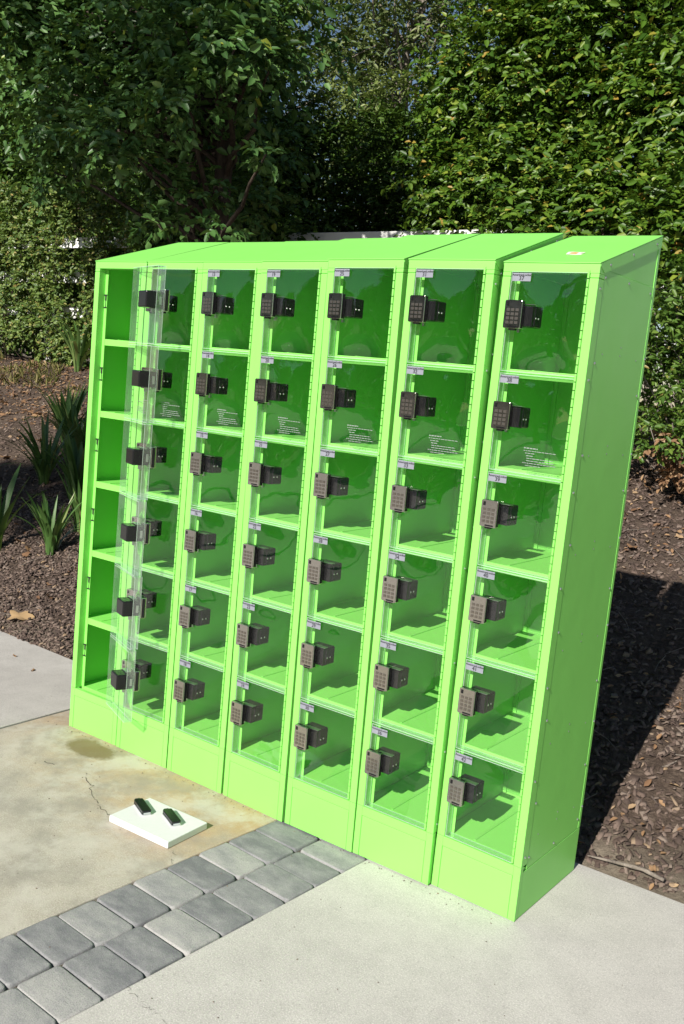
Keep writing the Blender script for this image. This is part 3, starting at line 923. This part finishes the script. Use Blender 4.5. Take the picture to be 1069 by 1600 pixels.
def sprays(c, r, n_tw, n_lf, L, up_bias=0.25, droop=0.25, rng=rng, front=None, face=(0, 0, 0)):
    """leafy twigs spreading from a clump centre; returns pos, axis, normal, length"""
    d = unit(rng.normal(size=(n_tw, 3)) + np.array([0, 0, up_bias]))
    if front is not None:
        d = unit(d + np.array(front) * rng.uniform(0, 1.2, (n_tw, 1)))
    r = np.asarray(r, float)
    s0 = rng.uniform(0.25, 0.75, (n_tw, 1))
    ln = rng.uniform(0.25, 0.55, (n_tw, 1)) * 1.0
    tt = np.linspace(0, 1, n_lf)[None, :, None]
    rad = (s0[:, None] + ln[:, None] * tt)
    p = c + d[:, None] * rad * r
    p[..., 2] -= droop * (tt[..., 0] ** 2) * ln * r.mean()
    sidev = unit(np.cross(d, np.array([0, 0, 1.0])) + 1e-3)
    alt = np.where(np.arange(n_lf) % 2 == 0, 1.0, -1.0)[None, :, None]
    ax = d[:, None] * 0.55 + sidev[:, None] * alt * 0.8 + rng.normal(0, 0.35, (n_tw, n_lf, 3))
    ax[..., 2] -= 0.2
    nr = np.array([0, 0, 1.0]) + rng.normal(0, 0.45, (n_tw, n_lf, 3)) + d[:, None] * 0.5 + np.array(face)
    ln_ = L * rng.uniform(0.45, 1.25, (n_tw, n_lf))
    return p.reshape(-1, 3), ax.reshape(-1, 3), nr.reshape(-1, 3), ln_.reshape(-1)
def cat(lst):
    return [np.concatenate(x) for x in zip(*lst)]
UNIT_LEAF = {}
def unit_leaf(matkey, wr, k):
    key = (matkey, wr, k)
    if key not in UNIT_LEAF:
        z = np.zeros((1, 3))
        lv = leaf_verts(z, np.array([[1.0, 0, 0]]), np.array([[0, 0, 1.0]]), np.ones(1), wr, 0.15 + 0.1 * k, 0.08 + 0.08 * k)
        UNIT_LEAF[key] = leaf_mesh('leaf', lv, M[matkey], np.array([0.3 * k]))
    return UNIT_LEAF[key]
camv = np.array(CAM_P)
def screen(p):
    d = p - camv
    z = d @ np.array(fw); x = d @ np.array(rt2) / z; y = d @ np.array(up2) / z
    k = 1500.26
    return 534.5 + k * x, 800 - k * y, z
def crown(parent, data, matkey, wr, n_obj, name='crown'):
    pos, ax, nr, L = data
    n = len(pos)
    sx, sy, sz = screen(pos)
    vis = (sx > 0) & (sx < 1069) & (sy > 0) & (sy < 420)
    size = np.where(vis, L / sz, 0)
    pick = np.argsort(-size)[:n_obj] if n_obj else np.array([], int)
    pick = pick[size[pick] > 0]
    keep = np.ones(n, bool); keep[pick] = False
    tone = rng.random(n)
    lv = leaf_verts(pos[keep], ax[keep], nr[keep], L[keep], wr, 0.25, 0.15)
    o = obj(name, leaf_mesh(name, lv, M[matkey], tone[keep]), parent)
    o.matrix_parent_inverse = Matrix.Translation(-Vector(parent.location))
    o['kind'] = 'stuff'
    for i in pick:
        a = Vector(ax[i]).normalized(); s = Vector(nr[i]).cross(a).normalized(); nn = a.cross(s)
        mm = Matrix.Identity(4)
        for r_ in range(3):
            mm[r_][0], mm[r_][1], mm[r_][2] = a[r_] * L[i], s[r_] * L[i], nn[r_] * L[i]
            mm[r_][3] = pos[i][r_] - parent.location[r_]
        ob = bpy.data.objects.new('leaf', unit_leaf(matkey, wr, int(i) % 3))
        COL.objects.link(ob); ob.parent = parent; ob.matrix_basis = mm
    return o
def limb(path, r0, r1, b, n=7):
    k = len(path)
    b.tube(path, [r0 + (r1 - r0) * i / (k - 1) for i in range(k)], n)
def wiggle(p0, p1, n, amp):
    p0, p1 = np.array(p0, float), np.array(p1, float)
    pts = [p0 + (p1 - p0) * i / n + (rng.normal(0, amp, 3) if 0 < i < n else 0) for i in range(n + 1)]
    return [tuple(p) for p in pts]
def wood(parent, b, mat, name='trunk'):
    o = obj(name, b.mesh(name, M[mat], True), parent)
    o.matrix_parent_inverse = Matrix.Translation(-Vector(parent.location))
    return o

# broad-leaved tree on the left
TX, TY = -3.15, 3.8
tz = float(terr(TX, TY))
tree = empty('tree', (TX, TY, tz))
tag(tree, 'dark broad-leaved tree with drooping boughs behind the left lockers', 'tree')
b = MB()
limb(wiggle((TX, TY, tz - 0.1), (TX + 0.1, TY + 0.05, 4.4), 6, 0.03), 0.10, 0.07, b, 10)
limb(wiggle((TX - 0.25, TY + 0.1, tz - 0.1), (TX - 0.5, TY + 0.3, 4.2), 6, 0.04), 0.07, 0.05, b, 9)
clumps = []
r3 = np.random.default_rng(21)
for k in range(78):
    cx = TX + r3.uniform(-4.2, 1.35); cy = TY + r3.uniform(-0.7, 1.6); cz = r3.uniform(3.2, 7.6)
    rad = r3.uniform(0.45, 0.8)
    if screen(np.array([cx, cy, cz]))[0] > 395 + 90 * r3.random() - (60 if cz < 3.8 else 0): continue
    if cz < 3.9 and cx > TX + 0.3: cz += 0.7
    if cz < 4.1 and cx < -4.6: cz += 1.0
    clumps.append((cx, cy, cz, rad))
# boughs hanging towards the camera
for cx, cy, cz, rad in ((-2.75, 3.0, 4.25, 0.5), (-2.2, 3.0, 4.05, 0.42), (-2.65, 2.9, 3.7, 0.42), (-3.4, 2.95, 3.45, 0.5), (-3.9, 3.1, 3.6, 0.5), (-4.6, 3.2, 3.7, 0.5),
                        (-4.4, 3.2, 4.3, 0.5), (-5.2, 3.4, 4.2, 0.5), (-1.98, 3.2, 3.3, 0.2), (-2.0, 3.2, 3.95, 0.25), (-2.2, 3.1, 4.5, 0.35), (-3.5, 3.0, 4.6, 0.5), (-4.9, 3.4, 3.35, 0.4), (-3.0, 3.5, 3.1, 0.35)):
    clumps.append((cx, cy, cz, rad))
data = []
for (cx, cy, cz, rad) in clumps:
    data.append(sprays(np.array([cx, cy, cz]), np.array([rad, rad, rad * 0.8]), int(80 * (rad / 0.6) ** 2), 8, 0.095, 0.1, 0.35, r3, (0.15, -0.5, 0), (0, -0.3, 0)))
    a = (TX + 0.05, TY + 0.1, min(max(cz - 0.7, 2.2), 4.3))
    limb(wiggle(a, (cx, cy, cz), 4, 0.05), 0.03, 0.008, b, 5)
# low sprigs just behind the locker tops
for cx, cy, cz in ((-2.45, 2.9, 2.70), (-2.0, 2.8, 2.66), (-2.95, 3.0, 2.76)):
    data.append(sprays(np.array([cx, cy, cz]), np.array([.26, .22, .18]), 9, 6, 0.10, 0.1, 0.3, r3))
    limb(wiggle((TX, TY, 2.3), (cx, cy, cz), 4, 0.03), 0.012, 0.005, b, 5)
wood(tree, b, 'bark')
crown(tree, cat(data), 'leaf_tree', 0.56, 240)

# hedge shrubs behind the fence
def big_shrub(x, y, zb, zt, rx, ry, label, cat_, group, n_cl, matkey, L, n_obj, stems, seed, wr=0.5, tw=56, zlow=None, stem_mat='bark_grey', front=(0.1, -0.6, 0.1), nm='hedge_shrub', spr=9):
    r4 = np.random.default_rng(seed)
    t = empty(nm, (x, y, zb))
    tag(t, label, cat_, group)
    b = MB()
    for s in range(stems):
        a = (x + r4.uniform(-0.5, 0.5) * rx, y + r4.uniform(-0.35, 0.1) * ry, zb - 0.1)
        e = (a[0] + r4.uniform(-0.3, 0.3), a[1] + r4.uniform(-0.2, 0.2), zb + (zt - zb) * r4.uniform(0.7, 0.95))
        limb(wiggle(a, e, 7, 0.05), 0.045, 0.015, b, 7)
    data = []
    zl = zlow if zlow is not None else zb + 0.3
    for k in range(n_cl):
        c = np.array([x + r4.uniform(-1, 1) * rx, y + r4.uniform(-1, 1) * ry, r4.uniform(zl, zt)])
        rad = r4.uniform(0.35, 0.62)
        data.append(sprays(c, np.array([rad, rad, rad]), int(tw * (rad / 0.5) ** 2), spr, L, 0.25, 0.2, r4, front, (0.1, -0.55, 0)))
        if k % 3 == 0:
            limb(wiggle((x + r4.uniform(-.3, .3) * rx, y + 0.1, max(zb, c[2] - 0.7)), tuple(c), 4, 0.05), 0.016, 0.005, b, 5)
    wood(t, b, stem_mat, 'stem')
    crown(t, cat(data), matkey, wr, n_obj, 'foliage')
    return t
HG_G = 'tall leafy shrubs along the fence'
big_shrub(-2.1, 7.0, 1.55, 5.2, 0.5, 0.6, 'sunlit glossy-leaved shrub at the dark hedge end of the screen', 'shrub', HG_G, 44, 'leaf_hedge', 0.085, 70, 3, 31, zlow=2.9)
big_shrub(-1.15, 6.72, 1.55, 5.9, 0.75, 0.6, 'tall sunlit shrub with grey stems behind the two right lockers', 'shrub', HG_G, 60, 'leaf_hedge', 0.088, 70, 4, 32, zlow=2.95)
big_shrub(-0.1, 6.7, 1.55, 6.6, 0.75, 0.6, 'tall sunlit shrub directly above the stickered end locker', 'shrub', HG_G, 60, 'leaf_hedge', 0.090, 70, 4, 33, zlow=2.95)
big_shrub(0.95, 6.8, 1.55, 6.6, 0.7, 0.6, 'tall sunlit shrub beyond the right end of the locker row', 'shrub', HG_G, 54, 'leaf_hedge', 0.090, 70, 4, 34, zlow=2.6)
big_shrub(1.0, 5.75, 1.40, 3.7, 0.55, 0.25, 'broad-leaved shrub in front of the fence at the right edge', 'shrub', HG_G, 16, 'leaf_hedge', 0.085, 40, 3, 35, zlow=2.35, stem_mat='bark')
big_shrub(-5.1, 5.95, 1.45, 3.5, 1.15, 0.2, 'dark shrub in front of the fence at the foot of the broad-leaved tree', 'shrub', None, 44, 'leaf_dark', 0.075, 0, 3, 36, zlow=2.0, stem_mat='bark', nm='fence_shrub')
big_shrub(-0.45, 6.05, 1.5, 3.55, 0.95, 0.12, 'leafy shrub sprawling over the fence rail behind the two right lockers', 'shrub', HG_G, 16, 'leaf_hedge', 0.085, 20, 3, 37, zlow=2.95, stem_mat='bark', tw=44)
# dark clipped hedge further back
hx = empty('hedge', (-6.0, 9.4, 1.44))
tag(hx, 'dense dark clipped hedge with pale new shoots on top', 'hedge')
r5 = np.random.default_rng(41)
data = []
for k in range(230):
    c = np.array([r5.uniform(-12, -2.4), 9.1 + r5.uniform(-0.4, 0.2), r5.uniform(2.2, 5.45)])
    data.append(sprays(c, np.array([.5, .4, .42]), 44, 7, 0.088, 0.3, 0.1, r5, (0.2, -0.5, 0.2)))
n = 26000
ip = np.stack([r5.uniform(-15, -2.2, n), r5.uniform(9.2, 10.0, n), r5.uniform(1.5, 5.5, n)], 1)
data.append((ip, r5.normal(size=(n, 3)), r5.normal(size=(n, 3)), r5.uniform(0.12, 0.18, n)))
crown(hx, cat(data), 'leaf_dark', 0.45, 0, 'foliage')
data = []
for k in range(70):
    c = np.array([r5.uniform(-9, -2.8), 9.1 + r5.uniform(-0.5, 0.4), 5.72 + r5.uniform(-0.15, 0.08)])
    data.append(sprays(c, np.array([.22, .22, .22]), 9, 6, 0.085, 1.2, 0.0, r5))
crown(hx, cat(data), 'leaf_tip', 0.4, 0, 'young_shoots')
# far trees
def far_tree(x, y, zt, rx, seed, label, n_cl, tw):
    r6 = np.random.default_rng(seed)
    t = empty('far_tree', (x, y, 1.44)); tag(t, label, 'tree', 'trees beyond the hedge')
    b = MB()
    top = (x + r6.uniform(-.5, .5), y, zt - 1.5)
    tp_ = wiggle((x, y, 1.3), top, 8, 0.12)
    limb(tp_, 0.2, 0.05, b, 8)
    data = []
    for k in range(n_cl):
        c = np.array([x + r6.normal(0, 0.5) * rx, y + r6.normal(0, 0.5) * rx * 0.7, r6.uniform(4.5, zt)])
        rad = r6.uniform(0.7, 1.2)
        data.append(sprays(c, np.array([rad, rad, rad]), tw, 7, 0.17, 0.0, 0.5, r6))
        if k % 2 == 0:
            h = max(3.5, c[2] - 1.2); f_ = min(1, (h - 1.3) / (zt - 2.8))
            limb(wiggle(tp_[min(8, int(f_ * 8))], tuple(c), 5, 0.1), 0.05, 0.012, b, 5)
    wood(t, b, 'bark_grey')
    crown(t, cat(data), 'leaf_far', 0.32, 0)
far_tree(-9.6, 15.5, 12.5, 3.0, 51, 'airy olive-green tree far behind the hedge with pale branches', 95, 38)
far_tree(-6.6, 16.5, 11.5, 2.4, 52, 'thin far tree nearest the patch of blue sky', 26, 30)
far_tree(-13.5, 15.0, 13.0, 3.2, 53, 'large far tree mostly hidden by the broad-leaved tree', 60, 40)
far_tree(-18.5, 14.0, 13.0, 3.2, 54, 'far tree behind the boughs at the left edge of the view', 60, 40)
far_tree(-0.8, 15.0, 12.0, 2.2, 55, 'far tree standing behind the sunlit glossy-leaved shrubs', 24, 30)
far_tree(1.5, 14.0, 12.5, 2.8, 56, 'far tree behind the shrubs right of the lockers', 50, 36)

# vine over the fence on the left
vine = empty('climbing_vine', (-8.0, 6.1, 1.5))
tag(vine, 'small-leaved climbing vine smothering the white fence at the left', 'vine')
r7 = np.random.default_rng(61)
data = []; b = MB()
for k in range(310):
    cx = r7.uniform(-12.0, -5.4)
    cz = r7.uniform(1.6, 3.9)
    if abs(cz - 3.165) < 0.13 and r7.random() < 0.45: continue
    if min(abs(cz - 2.68), abs(cz - 2.19)) < 0.12 and r7.random() < 0.3: continue
    c = np.array([cx, 6.08 + r7.uniform(-0.18, 0.12) - (0.1 if cz < 2.2 else 0), cz])
    rad = r7.uniform(0.16, 0.3)
    data.append(sprays(c, np.array([rad, rad * 0.8, rad]), 28, 7, 0.058, 0.1, 0.3, r7, (0.1, -0.5, 0), (0.1, -0.8, 0)))
    if k % 4 == 0:
        limb(wiggle((cx + r7.uniform(-.3, .3), 6.15, 1.45), tuple(c), 5, 0.06), 0.008, 0.004, b, 4)
wood(vine, b, 'bark', 'stem')
crown(vine, cat(data), 'leaf_vine', 0.6, 0, 'foliage')
# leafy mass above and behind the vine
def dark_tree(x, y, zt, rx, n, seed, label):
    r6 = np.random.default_rng(seed)
    t = empty('evergreen_tree', (x, y, 1.5)); tag(t, label, 'tree', 'dark evergreens behind the fence')
    b = MB(); limb(wiggle((x, y, 1.3), (x, y, zt - 1), 6, 0.08), 0.14, 0.05, b, 8)
    data = []
    for k in range(n):
        c = np.array([x + r6.uniform(-1, 1) * rx, y + r6.uniform(-0.5, 0.6), r6.uniform(2.3, zt)])
        data.append(sprays(c, np.array([.62, .55, .55]), 46, 7, 0.125, 0.1, 0.25, r6, (0.2, -0.4, 0.1)))
        if k % 3 == 0:
            limb(wiggle((x, y, max(1.6, c[2] - 0.9)), tuple(c), 4, 0.06), 0.03, 0.008, b, 5)
    wood(t, b, 'bark')
    crown(t, cat(data), 'leaf_dark', 0.5, 0, 'crown')
dark_tree(-13.2, 8.0, 8.2, 1.7, 95, 62, 'dark evergreen behind the vine-covered fence at the left edge')
dark_tree(-10.3, 7.9, 8.6, 1.6, 100, 63, 'dark evergreen behind the fence, above the middle of the vine')
dark_tree(-7.6, 7.8, 8.0, 1.5, 95, 64, 'dark evergreen directly behind the broad-leaved tree')
# light green shrub by the right edge
sh = empty('pinnate_shrub', (1.15, 4.35, 1.05))
tag(sh, 'light green fine-leaved shrub beside the right end locker', 'shrub')
r8 = np.random.default_rng(71)
data = []; b = MB()
for k in range(64):
    c = np.array([1.3 + r8.uniform(-0.65, 0.85), 4.3 + r8.uniform(-0.4, 0.5), r8.uniform(1.38, 2.42)])
    data.append(sprays(c, np.array([.24, .22, .2]), 17, 10, 0.058, 0.3, 0.3, r8, (0.2, -0.5, 0.1)))
    limb(wiggle((1.3 + r8.uniform(-.15, .15), 4.35, 1.0), tuple(c), 5, 0.04), 0.010, 0.003, b, 5)
wood(sh, b, 'bark_grey', 'stem')
crown(sh, cat(data), 'leaf_shrub', 0.42, 0, 'foliage')
br = []
for k in range(7):
    c = np.array([1.15 + r8.uniform(-0.25, 0.3), 4.05 + r8.uniform(-0.2, 0.15), r8.uniform(1.12, 1.4)])
    br.append(sprays(c, np.array([.14, .14, .1]), 12, 7, 0.05, -0.2, 0.4, r8))
crown(sh, cat(br), 'leaf_dry', 0.5, 0, 'withered_leaves')

# strap-leaved clumps on the left bank
def blade_mesh(seed, arch):
    r9 = random.Random(seed)
    n = 7; vs, fs = [], []
    for i in range(n + 1):
        t = i / n
        ang = arch * t ** 1.4
        # integrate roughly along an arching curve
        x = (math.sin(arch * t * 0.55)) * t
        z = math.cos(arch * t * 0.55) * t
        w = 0.026 * min(1, 0.55 + 1.4 * t) * (1 - t ** 5) + 0.0006
        for sgn in (-1, 0, 1):
            vs.append((x - (abs(sgn) - 0.5) * 0.004, sgn * w, z + abs(sgn) * 0.003))
    for i in range(n):
        for k in range(2):
            a = i * 3 + k
            fs.append((a, a + 1, a + 4, a + 3))
    v = np.array(vs)
    return np_mesh('leaf', v, np.array(fs), M['leaf_strap'], np.full(len(v), r9.random()), smooth=True)
BLADES = [blade_mesh(s, a) for s, a in enumerate((0.35, 0.6, 0.9, 1.2, 1.6, 2.0))]
STRAPS = [(-2.11, 1.46, 36, 0.42, 'strap-leaved clump standing alone in the sun, nearest the slab'),
          (-2.56, 1.33, 12, 0.62, 'strap-leaved clump cut by the left edge of the photo'),
          (-2.22, 1.78, 34, 0.46, 'low strap-leaved clump tucked against the left locker'),
          (-2.95, 2.32, 48, 0.52, 'strap-leaved clump half sunlit beside the left locker'),
          (-3.55, 2.45, 46, 0.56, 'dark shaded strap-leaved clump behind the lone sunlit one'),
          (-3.75, 2.95, 46, 0.58, 'tall upright strap-leaved clump in the middle of the bank'),
          (-4.25, 3.2, 40, 0.58, 'strap-leaved clump highest of the shaded middle patch'),
          (-3.15, 2.75, 44, 0.56, 'crowded strap-leaved clump between the half sunlit clump and the tall upright one'),
          (-7.2, 5.6, 30, 0.7, 'strap-leaved clump at the foot of the fence beside the lockers')]
for (x, y, n, h, lab) in STRAPS:
    t = empty('strap_leaf_plant', (x, y, float(terr(x, y))))
    tag(t, lab, 'plant', 'strap-leaved plants on the bank')
    for k in range(n):
        a = rnd.uniform(0, 6.28)
        bi = min(5, int(abs(rnd.gauss(1.5, 2.0))))
        o = obj('leaf', BLADES[bi], t, (0.05 * math.cos(a) * rnd.random(), 0.05 * math.sin(a) * rnd.random(), -0.01), (0, rnd.uniform(-0.02, 0.2), a))
        s = h * rnd.uniform(0.7, 1.15)
        o.scale = (s, s * rnd.uniform(0.8, 1.3) * 1.25, s)

# dry grass tufts near the fence foot
n = 2600
gx = rng.uniform(-10.5, -5.0, n); gy = rng.uniform(4.6, 6.1, n)
kp = (np.sin(gx * 3.1) + np.sin(gy * 4.3 + gx)) > 0.2
gx, gy = gx[kp], gy[kp]; n = len(gx)
gp = np.stack([gx, gy, bank(gx, gy)], 1)
ga = np.array([0, 0, 1.0]) + rng.normal(0, 0.5, (n, 3)); gl = rng.uniform(0.06, 0.16, n)
o = obj('dry_grass', leaf_mesh('dry_grass', leaf_verts(gp, ga, rng.normal(size=(n, 3)), gl, 0.05, 0.1, 0.3), M['grass'], rng.random(n)))
tag(o, 'thin dry grass along the foot of the fence', 'grass', kind='stuff')

# fallen leaves
def fallen_mesh(seed, lobed):
    r9 = random.Random(seed)
    n = 22; out = []
    for i in range(n):
        a = 2 * math.pi * i / n
        if lobed:
            rr = 0.5 + 0.32 * abs(math.cos(2.5 * a)) ** 2.2 + r9.uniform(-.06, .06)
            x, y = rr * math.cos(a), rr * 0.8 * math.sin(a)
        else:
            x = 0.5 * math.cos(a); y = 0.22 * math.sin(a) * (1 - 0.35 * math.cos(a)) + r9.uniform(-.02, .02)
        out.append((x, y, 0.10 * math.sin(3 * a + seed) + 0.18 * y * y * 4 * (0.3 if lobed else 1)))
    vs = np.array(out + [(0, 0, 0.02)])
    fs = np.array([(i, (i + 1) % n, n) for i in range(n)])
    return np_mesh('fallen_leaf', vs, fs, M['leaf_dry'], np.full(len(vs), r9.random()))
FLM = [fallen_mesh(s, s in (0, 1)) for s in range(5)]
def fall(x, y, s, label, k=None, lift=0.016, group=None, flat=False):
    z = (0.0 if y < 0.57 else float(bank(x, y))) + lift
    o = obj('fallen_leaf', FLM[rnd.randrange(5) if k is None else k], None, (x, y, z), (rnd.gauss(0, .25) if not flat else 0, rnd.gauss(0, .25) if not flat else 0, rnd.uniform(0, 6.28)))
    o.scale = (s, s, s)
    tag(o, label, 'leaf', group)
    return o
bigl = fall(-1.42, 0.74, 0.10, 'large pale lobed dry leaf lying at the slab edge left of the lockers', 0, 0.028)
bigl.rotation_euler = (0.30, 0.0, 0.7)
bigl.data = bigl.data.copy(); bigl.data.materials.clear(); bigl.data.materials.append(M['leaf_pale'])
fall(-0.98, 0.40, 0.035, 'small dark dry leaf on the grey slab nearer the mulch', 3, 0.004, None, True)
fall(-0.72, 0.33, 0.035, 'small dark dry leaf on the grey slab nearer the lockers', 4, 0.004, None, True)
fall(2.40, 0.66, 0.05, 'orange dry leaf at the slab corner right of the lockers', 2, 0.012)
for k in range(46):
    fall(rnd.uniform(0.9, 2.6), rnd.uniform(0.75, 4.6), rnd.uniform(0.035, 0.065), 'orange brown dry leaf on the bark mulch right of the lockers', None, 0.022, 'dry leaves on the right of the bank')
for k in range(120):
    y = rnd.uniform(0.9, 5.8)
    xx = -1.3 - 1.0 * y + rnd.uniform(-1.6, 1.0)
    fall(xx, y, rnd.uniform(0.04, 0.085), 'tan dry leaf on the bark mulch left of the lockers', None, 0.022, 'dry leaves on the left of the bank')
# grit and crumbs swept along the foot of the lockers and into the joints
n = 420
gx = np.concatenate([rng.uniform(-0.1, 2.2, 170), rng.uniform(-0.4, 3.2, 250)]); gy = np.concatenate([-np.abs(rng.normal(0, 0.018, 170)) - 0.006, rng.uniform(-1.6, 0.5, 250)])
ok = ~((gx > 0) & (gx < 2.19) & (gy > -0.012)); gx, gy = gx[ok], gy[ok]; n = len(gx)
gs = rng.uniform(0.0010, 0.0034, n)
bs = np.array([[1, 0, 0], [-1, 0, 0], [0, 1, 0], [0, -1, 0], [0, 0, 0.8], [0, 0, -0.5]]) * rng.uniform(0.6, 1.3, (n, 6, 1)) * gs[:, None, None]
gv = bs + np.stack([gx, gy, np.full(n, 0.0015)], 1)[:, None]
gq = np.array([(0, 2, 4), (2, 1, 4), (1, 3, 4), (3, 0, 4)])[None] + (np.arange(n) * 6)[:, None, None]
o = obj('grit', np_mesh('grit', gv.reshape(-1, 3), gq.reshape(-1, 3), M['chip'], np.repeat(rng.uniform(0.3, 1, n), 6)))
tag(o, 'dark grit and crumbs scattered on the concrete before the lockers', 'grit', kind='stuff')
# fine leaf litter and twigs
n = 5700
lx_ = np.concatenate([rng.uniform(0.6, 2.8, 1000), rng.uniform(-9, -1.2, 1500), rng.uniform(-10, -4.2, 3200)]); ly_ = np.concatenate([rng.uniform(0.6, 5, 1000), rng.uniform(0.7, 6, 1500), rng.uniform(3.6, 6.1, 3200)])
lp = np.stack([lx_, ly_, bank(lx_, ly_) + 0.016], 1)
la = rng.normal(size=(n, 3)); la[:, 2] *= 0.25; la[:, 2] += 0.28 * la[:, 1]
o = obj('leaf_litter', leaf_mesh('leaf_litter', leaf_verts(lp, la, np.array([0, -0.27, 1.0]) + rng.normal(0, 0.3, (n, 3)), np.where(ly_ > 3.5, 1.5, 1.0) * rng.uniform(0.015, 0.045, n), 0.45, 0.2, 0.1), M['leaf_dry'], rng.random(n)))
tag(o, 'crumbled dry leaf litter mixed into the bark mulch', 'leaf litter', kind='stuff')
b = MB()
for k in range(170):
    x = rnd.uniform(0.8, 2.7) if k % 2 else rnd.uniform(-4, -0.9); y = rnd.uniform(0.62, 3.5)
    a = rnd.uniform(0, 6.28); L = rnd.uniform(0.05, 0.22)
    p0 = (x, y); p1 = (x + L * math.cos(a), y + L * math.sin(a)); pm = ((p0[0] + p1[0]) / 2 + rnd.gauss(0, .008), (p0[1] + p1[1]) / 2 + rnd.gauss(0, .008))
    pts = [(q[0], max(q[1], 0.6), float(bank(q[0], max(q[1], 0.6))) + 0.022) for q in (p0, pm, p1)]
    b.tube(pts, [0.002, 0.0018, 0.001], 4)
o = obj('twig_litter', b.mesh('twig_litter', M['bark_grey']))
tag(o, 'thin dry twigs strewn over the bark mulch', 'twigs', kind='stuff')
b = MB(); b.tube([(2.285, 0.60, 0.022), (2.38, 0.615, 0.026), (2.46, 0.60, 0.024)], [0.006, 0.008, 0.007], 7)
b.tube([(2.19, 0.585, 0.016), (2.285, 0.60, 0.022)], [0.003, 0.006], 6)
o = obj('stick', b.mesh('stick', M['bark_grey'], True)); tag(o, 'short thick stick lying along the slab edge right of the lockers', 'stick')

# ------------------------------------------------------------------ trees across the drive, behind the camera
def rear_tree(x, y, zb, zt, rx, seed, label, n_cl, tw):
    r6 = np.random.default_rng(seed)
    t = empty('drive_tree', (x, y, -0.12)); tag(t, label, 'tree', 'trees across the drive')
    b = MB(); limb(wiggle((x, y, -0.2), (x, y, zt - 1), 6, 0.1), 0.3, 0.08, b, 8)
    data = []
    for k in range(n_cl):
        cz = zb + (zt - zb) * r6.random() ** 0.8
        f = 1 - 0.5 * ((cz - zb) / (zt - zb)) ** 2
        c = np.array([x + r6.uniform(-1, 1) * rx * f, y + r6.uniform(-1, 1) * rx * 0.4, cz])
        data.append(sprays(c, np.array([1.0, 1.0, .9]), tw, 6, 0.42, 0.1, 0.3, r6))
        if k % 2 == 0:
            limb(wiggle((x, y, max(1, c[2] - 1.5)), tuple(c), 3, 0.1), 0.06, 0.02, b, 4)
    wood(t, b, 'bark')
    crown(t, cat(data), 'leaf_dark', 0.6, 0)
for k, (x, zt, lab) in enumerate(((-24, 6.8, 'leafy tree at the far west end of the row across the drive'), (-17.5, 7.8, 'broad leafy tree second from the west end across the drive'), (-11, 6.6, 'lower leafy tree third from the west end across the drive'),
                              (-5, 7.6, 'leafy tree in the middle of the row across the drive'), (1, 6.5, 'leafy tree straight across the drive from the lockers'), (8, 7.5, 'leafy tree at the east end of the row across the drive'))):
    rear_tree(x, -26 - (k % 2) * 1.5, 0.4, zt, 4.0, 80 + k, lab, 60, 26)
# unseen tree added behind the camera, crown shaped to dapple bank, boughs and hedge
tt = empty('added_shade_tree', (-2.9, -12.0, -0.12)); tag(tt, 'unseen tall thin-crowned tree added behind the camera to shade the bank and hedge', 'tree')
r6 = np.random.default_rng(99); b = MB(); data = []
tr_ = wiggle((-2.9, -12.0, -0.2), (-2.6, -12, 17.0), 10, 0.12)
limb(tr_, 0.28, 0.07, b, 9)
for k in range(38):
    cz = 9.9 + 7.4 * r6.random()
    lo_, hi_ = ((-2.5, -1.0) if cz < 11.6 else (-3.4, -0.9) if cz < 14.5 else (-5.0, -1.6))
    c = np.array([r6.uniform(lo_, hi_), -12 + r6.uniform(-1.6, 1.6), cz])
    if k < 8:
        c = np.array([-2.7 + 0.2 * k, -12 + r6.uniform(-0.3, 0.3), 9.45 + 0.35 * (k % 3)]); cz = 10.5
    data.append(sprays(c, np.array([.8, .8, .7]) if k >= 8 else np.array([.55, .55, .4]), 13 if k >= 8 else 26, 7, 0.22, 0.1, 0.3, r6))
    limb(wiggle(tr_[min(10, max(4, int((cz - 1.5) / 17.7 * 10)))], tuple(c), 4, 0.08), 0.05, 0.012, b, 5)
wood(tt, b, 'bark')
crown(tt, cat(data), 'leaf_dark', 0.5, 0)
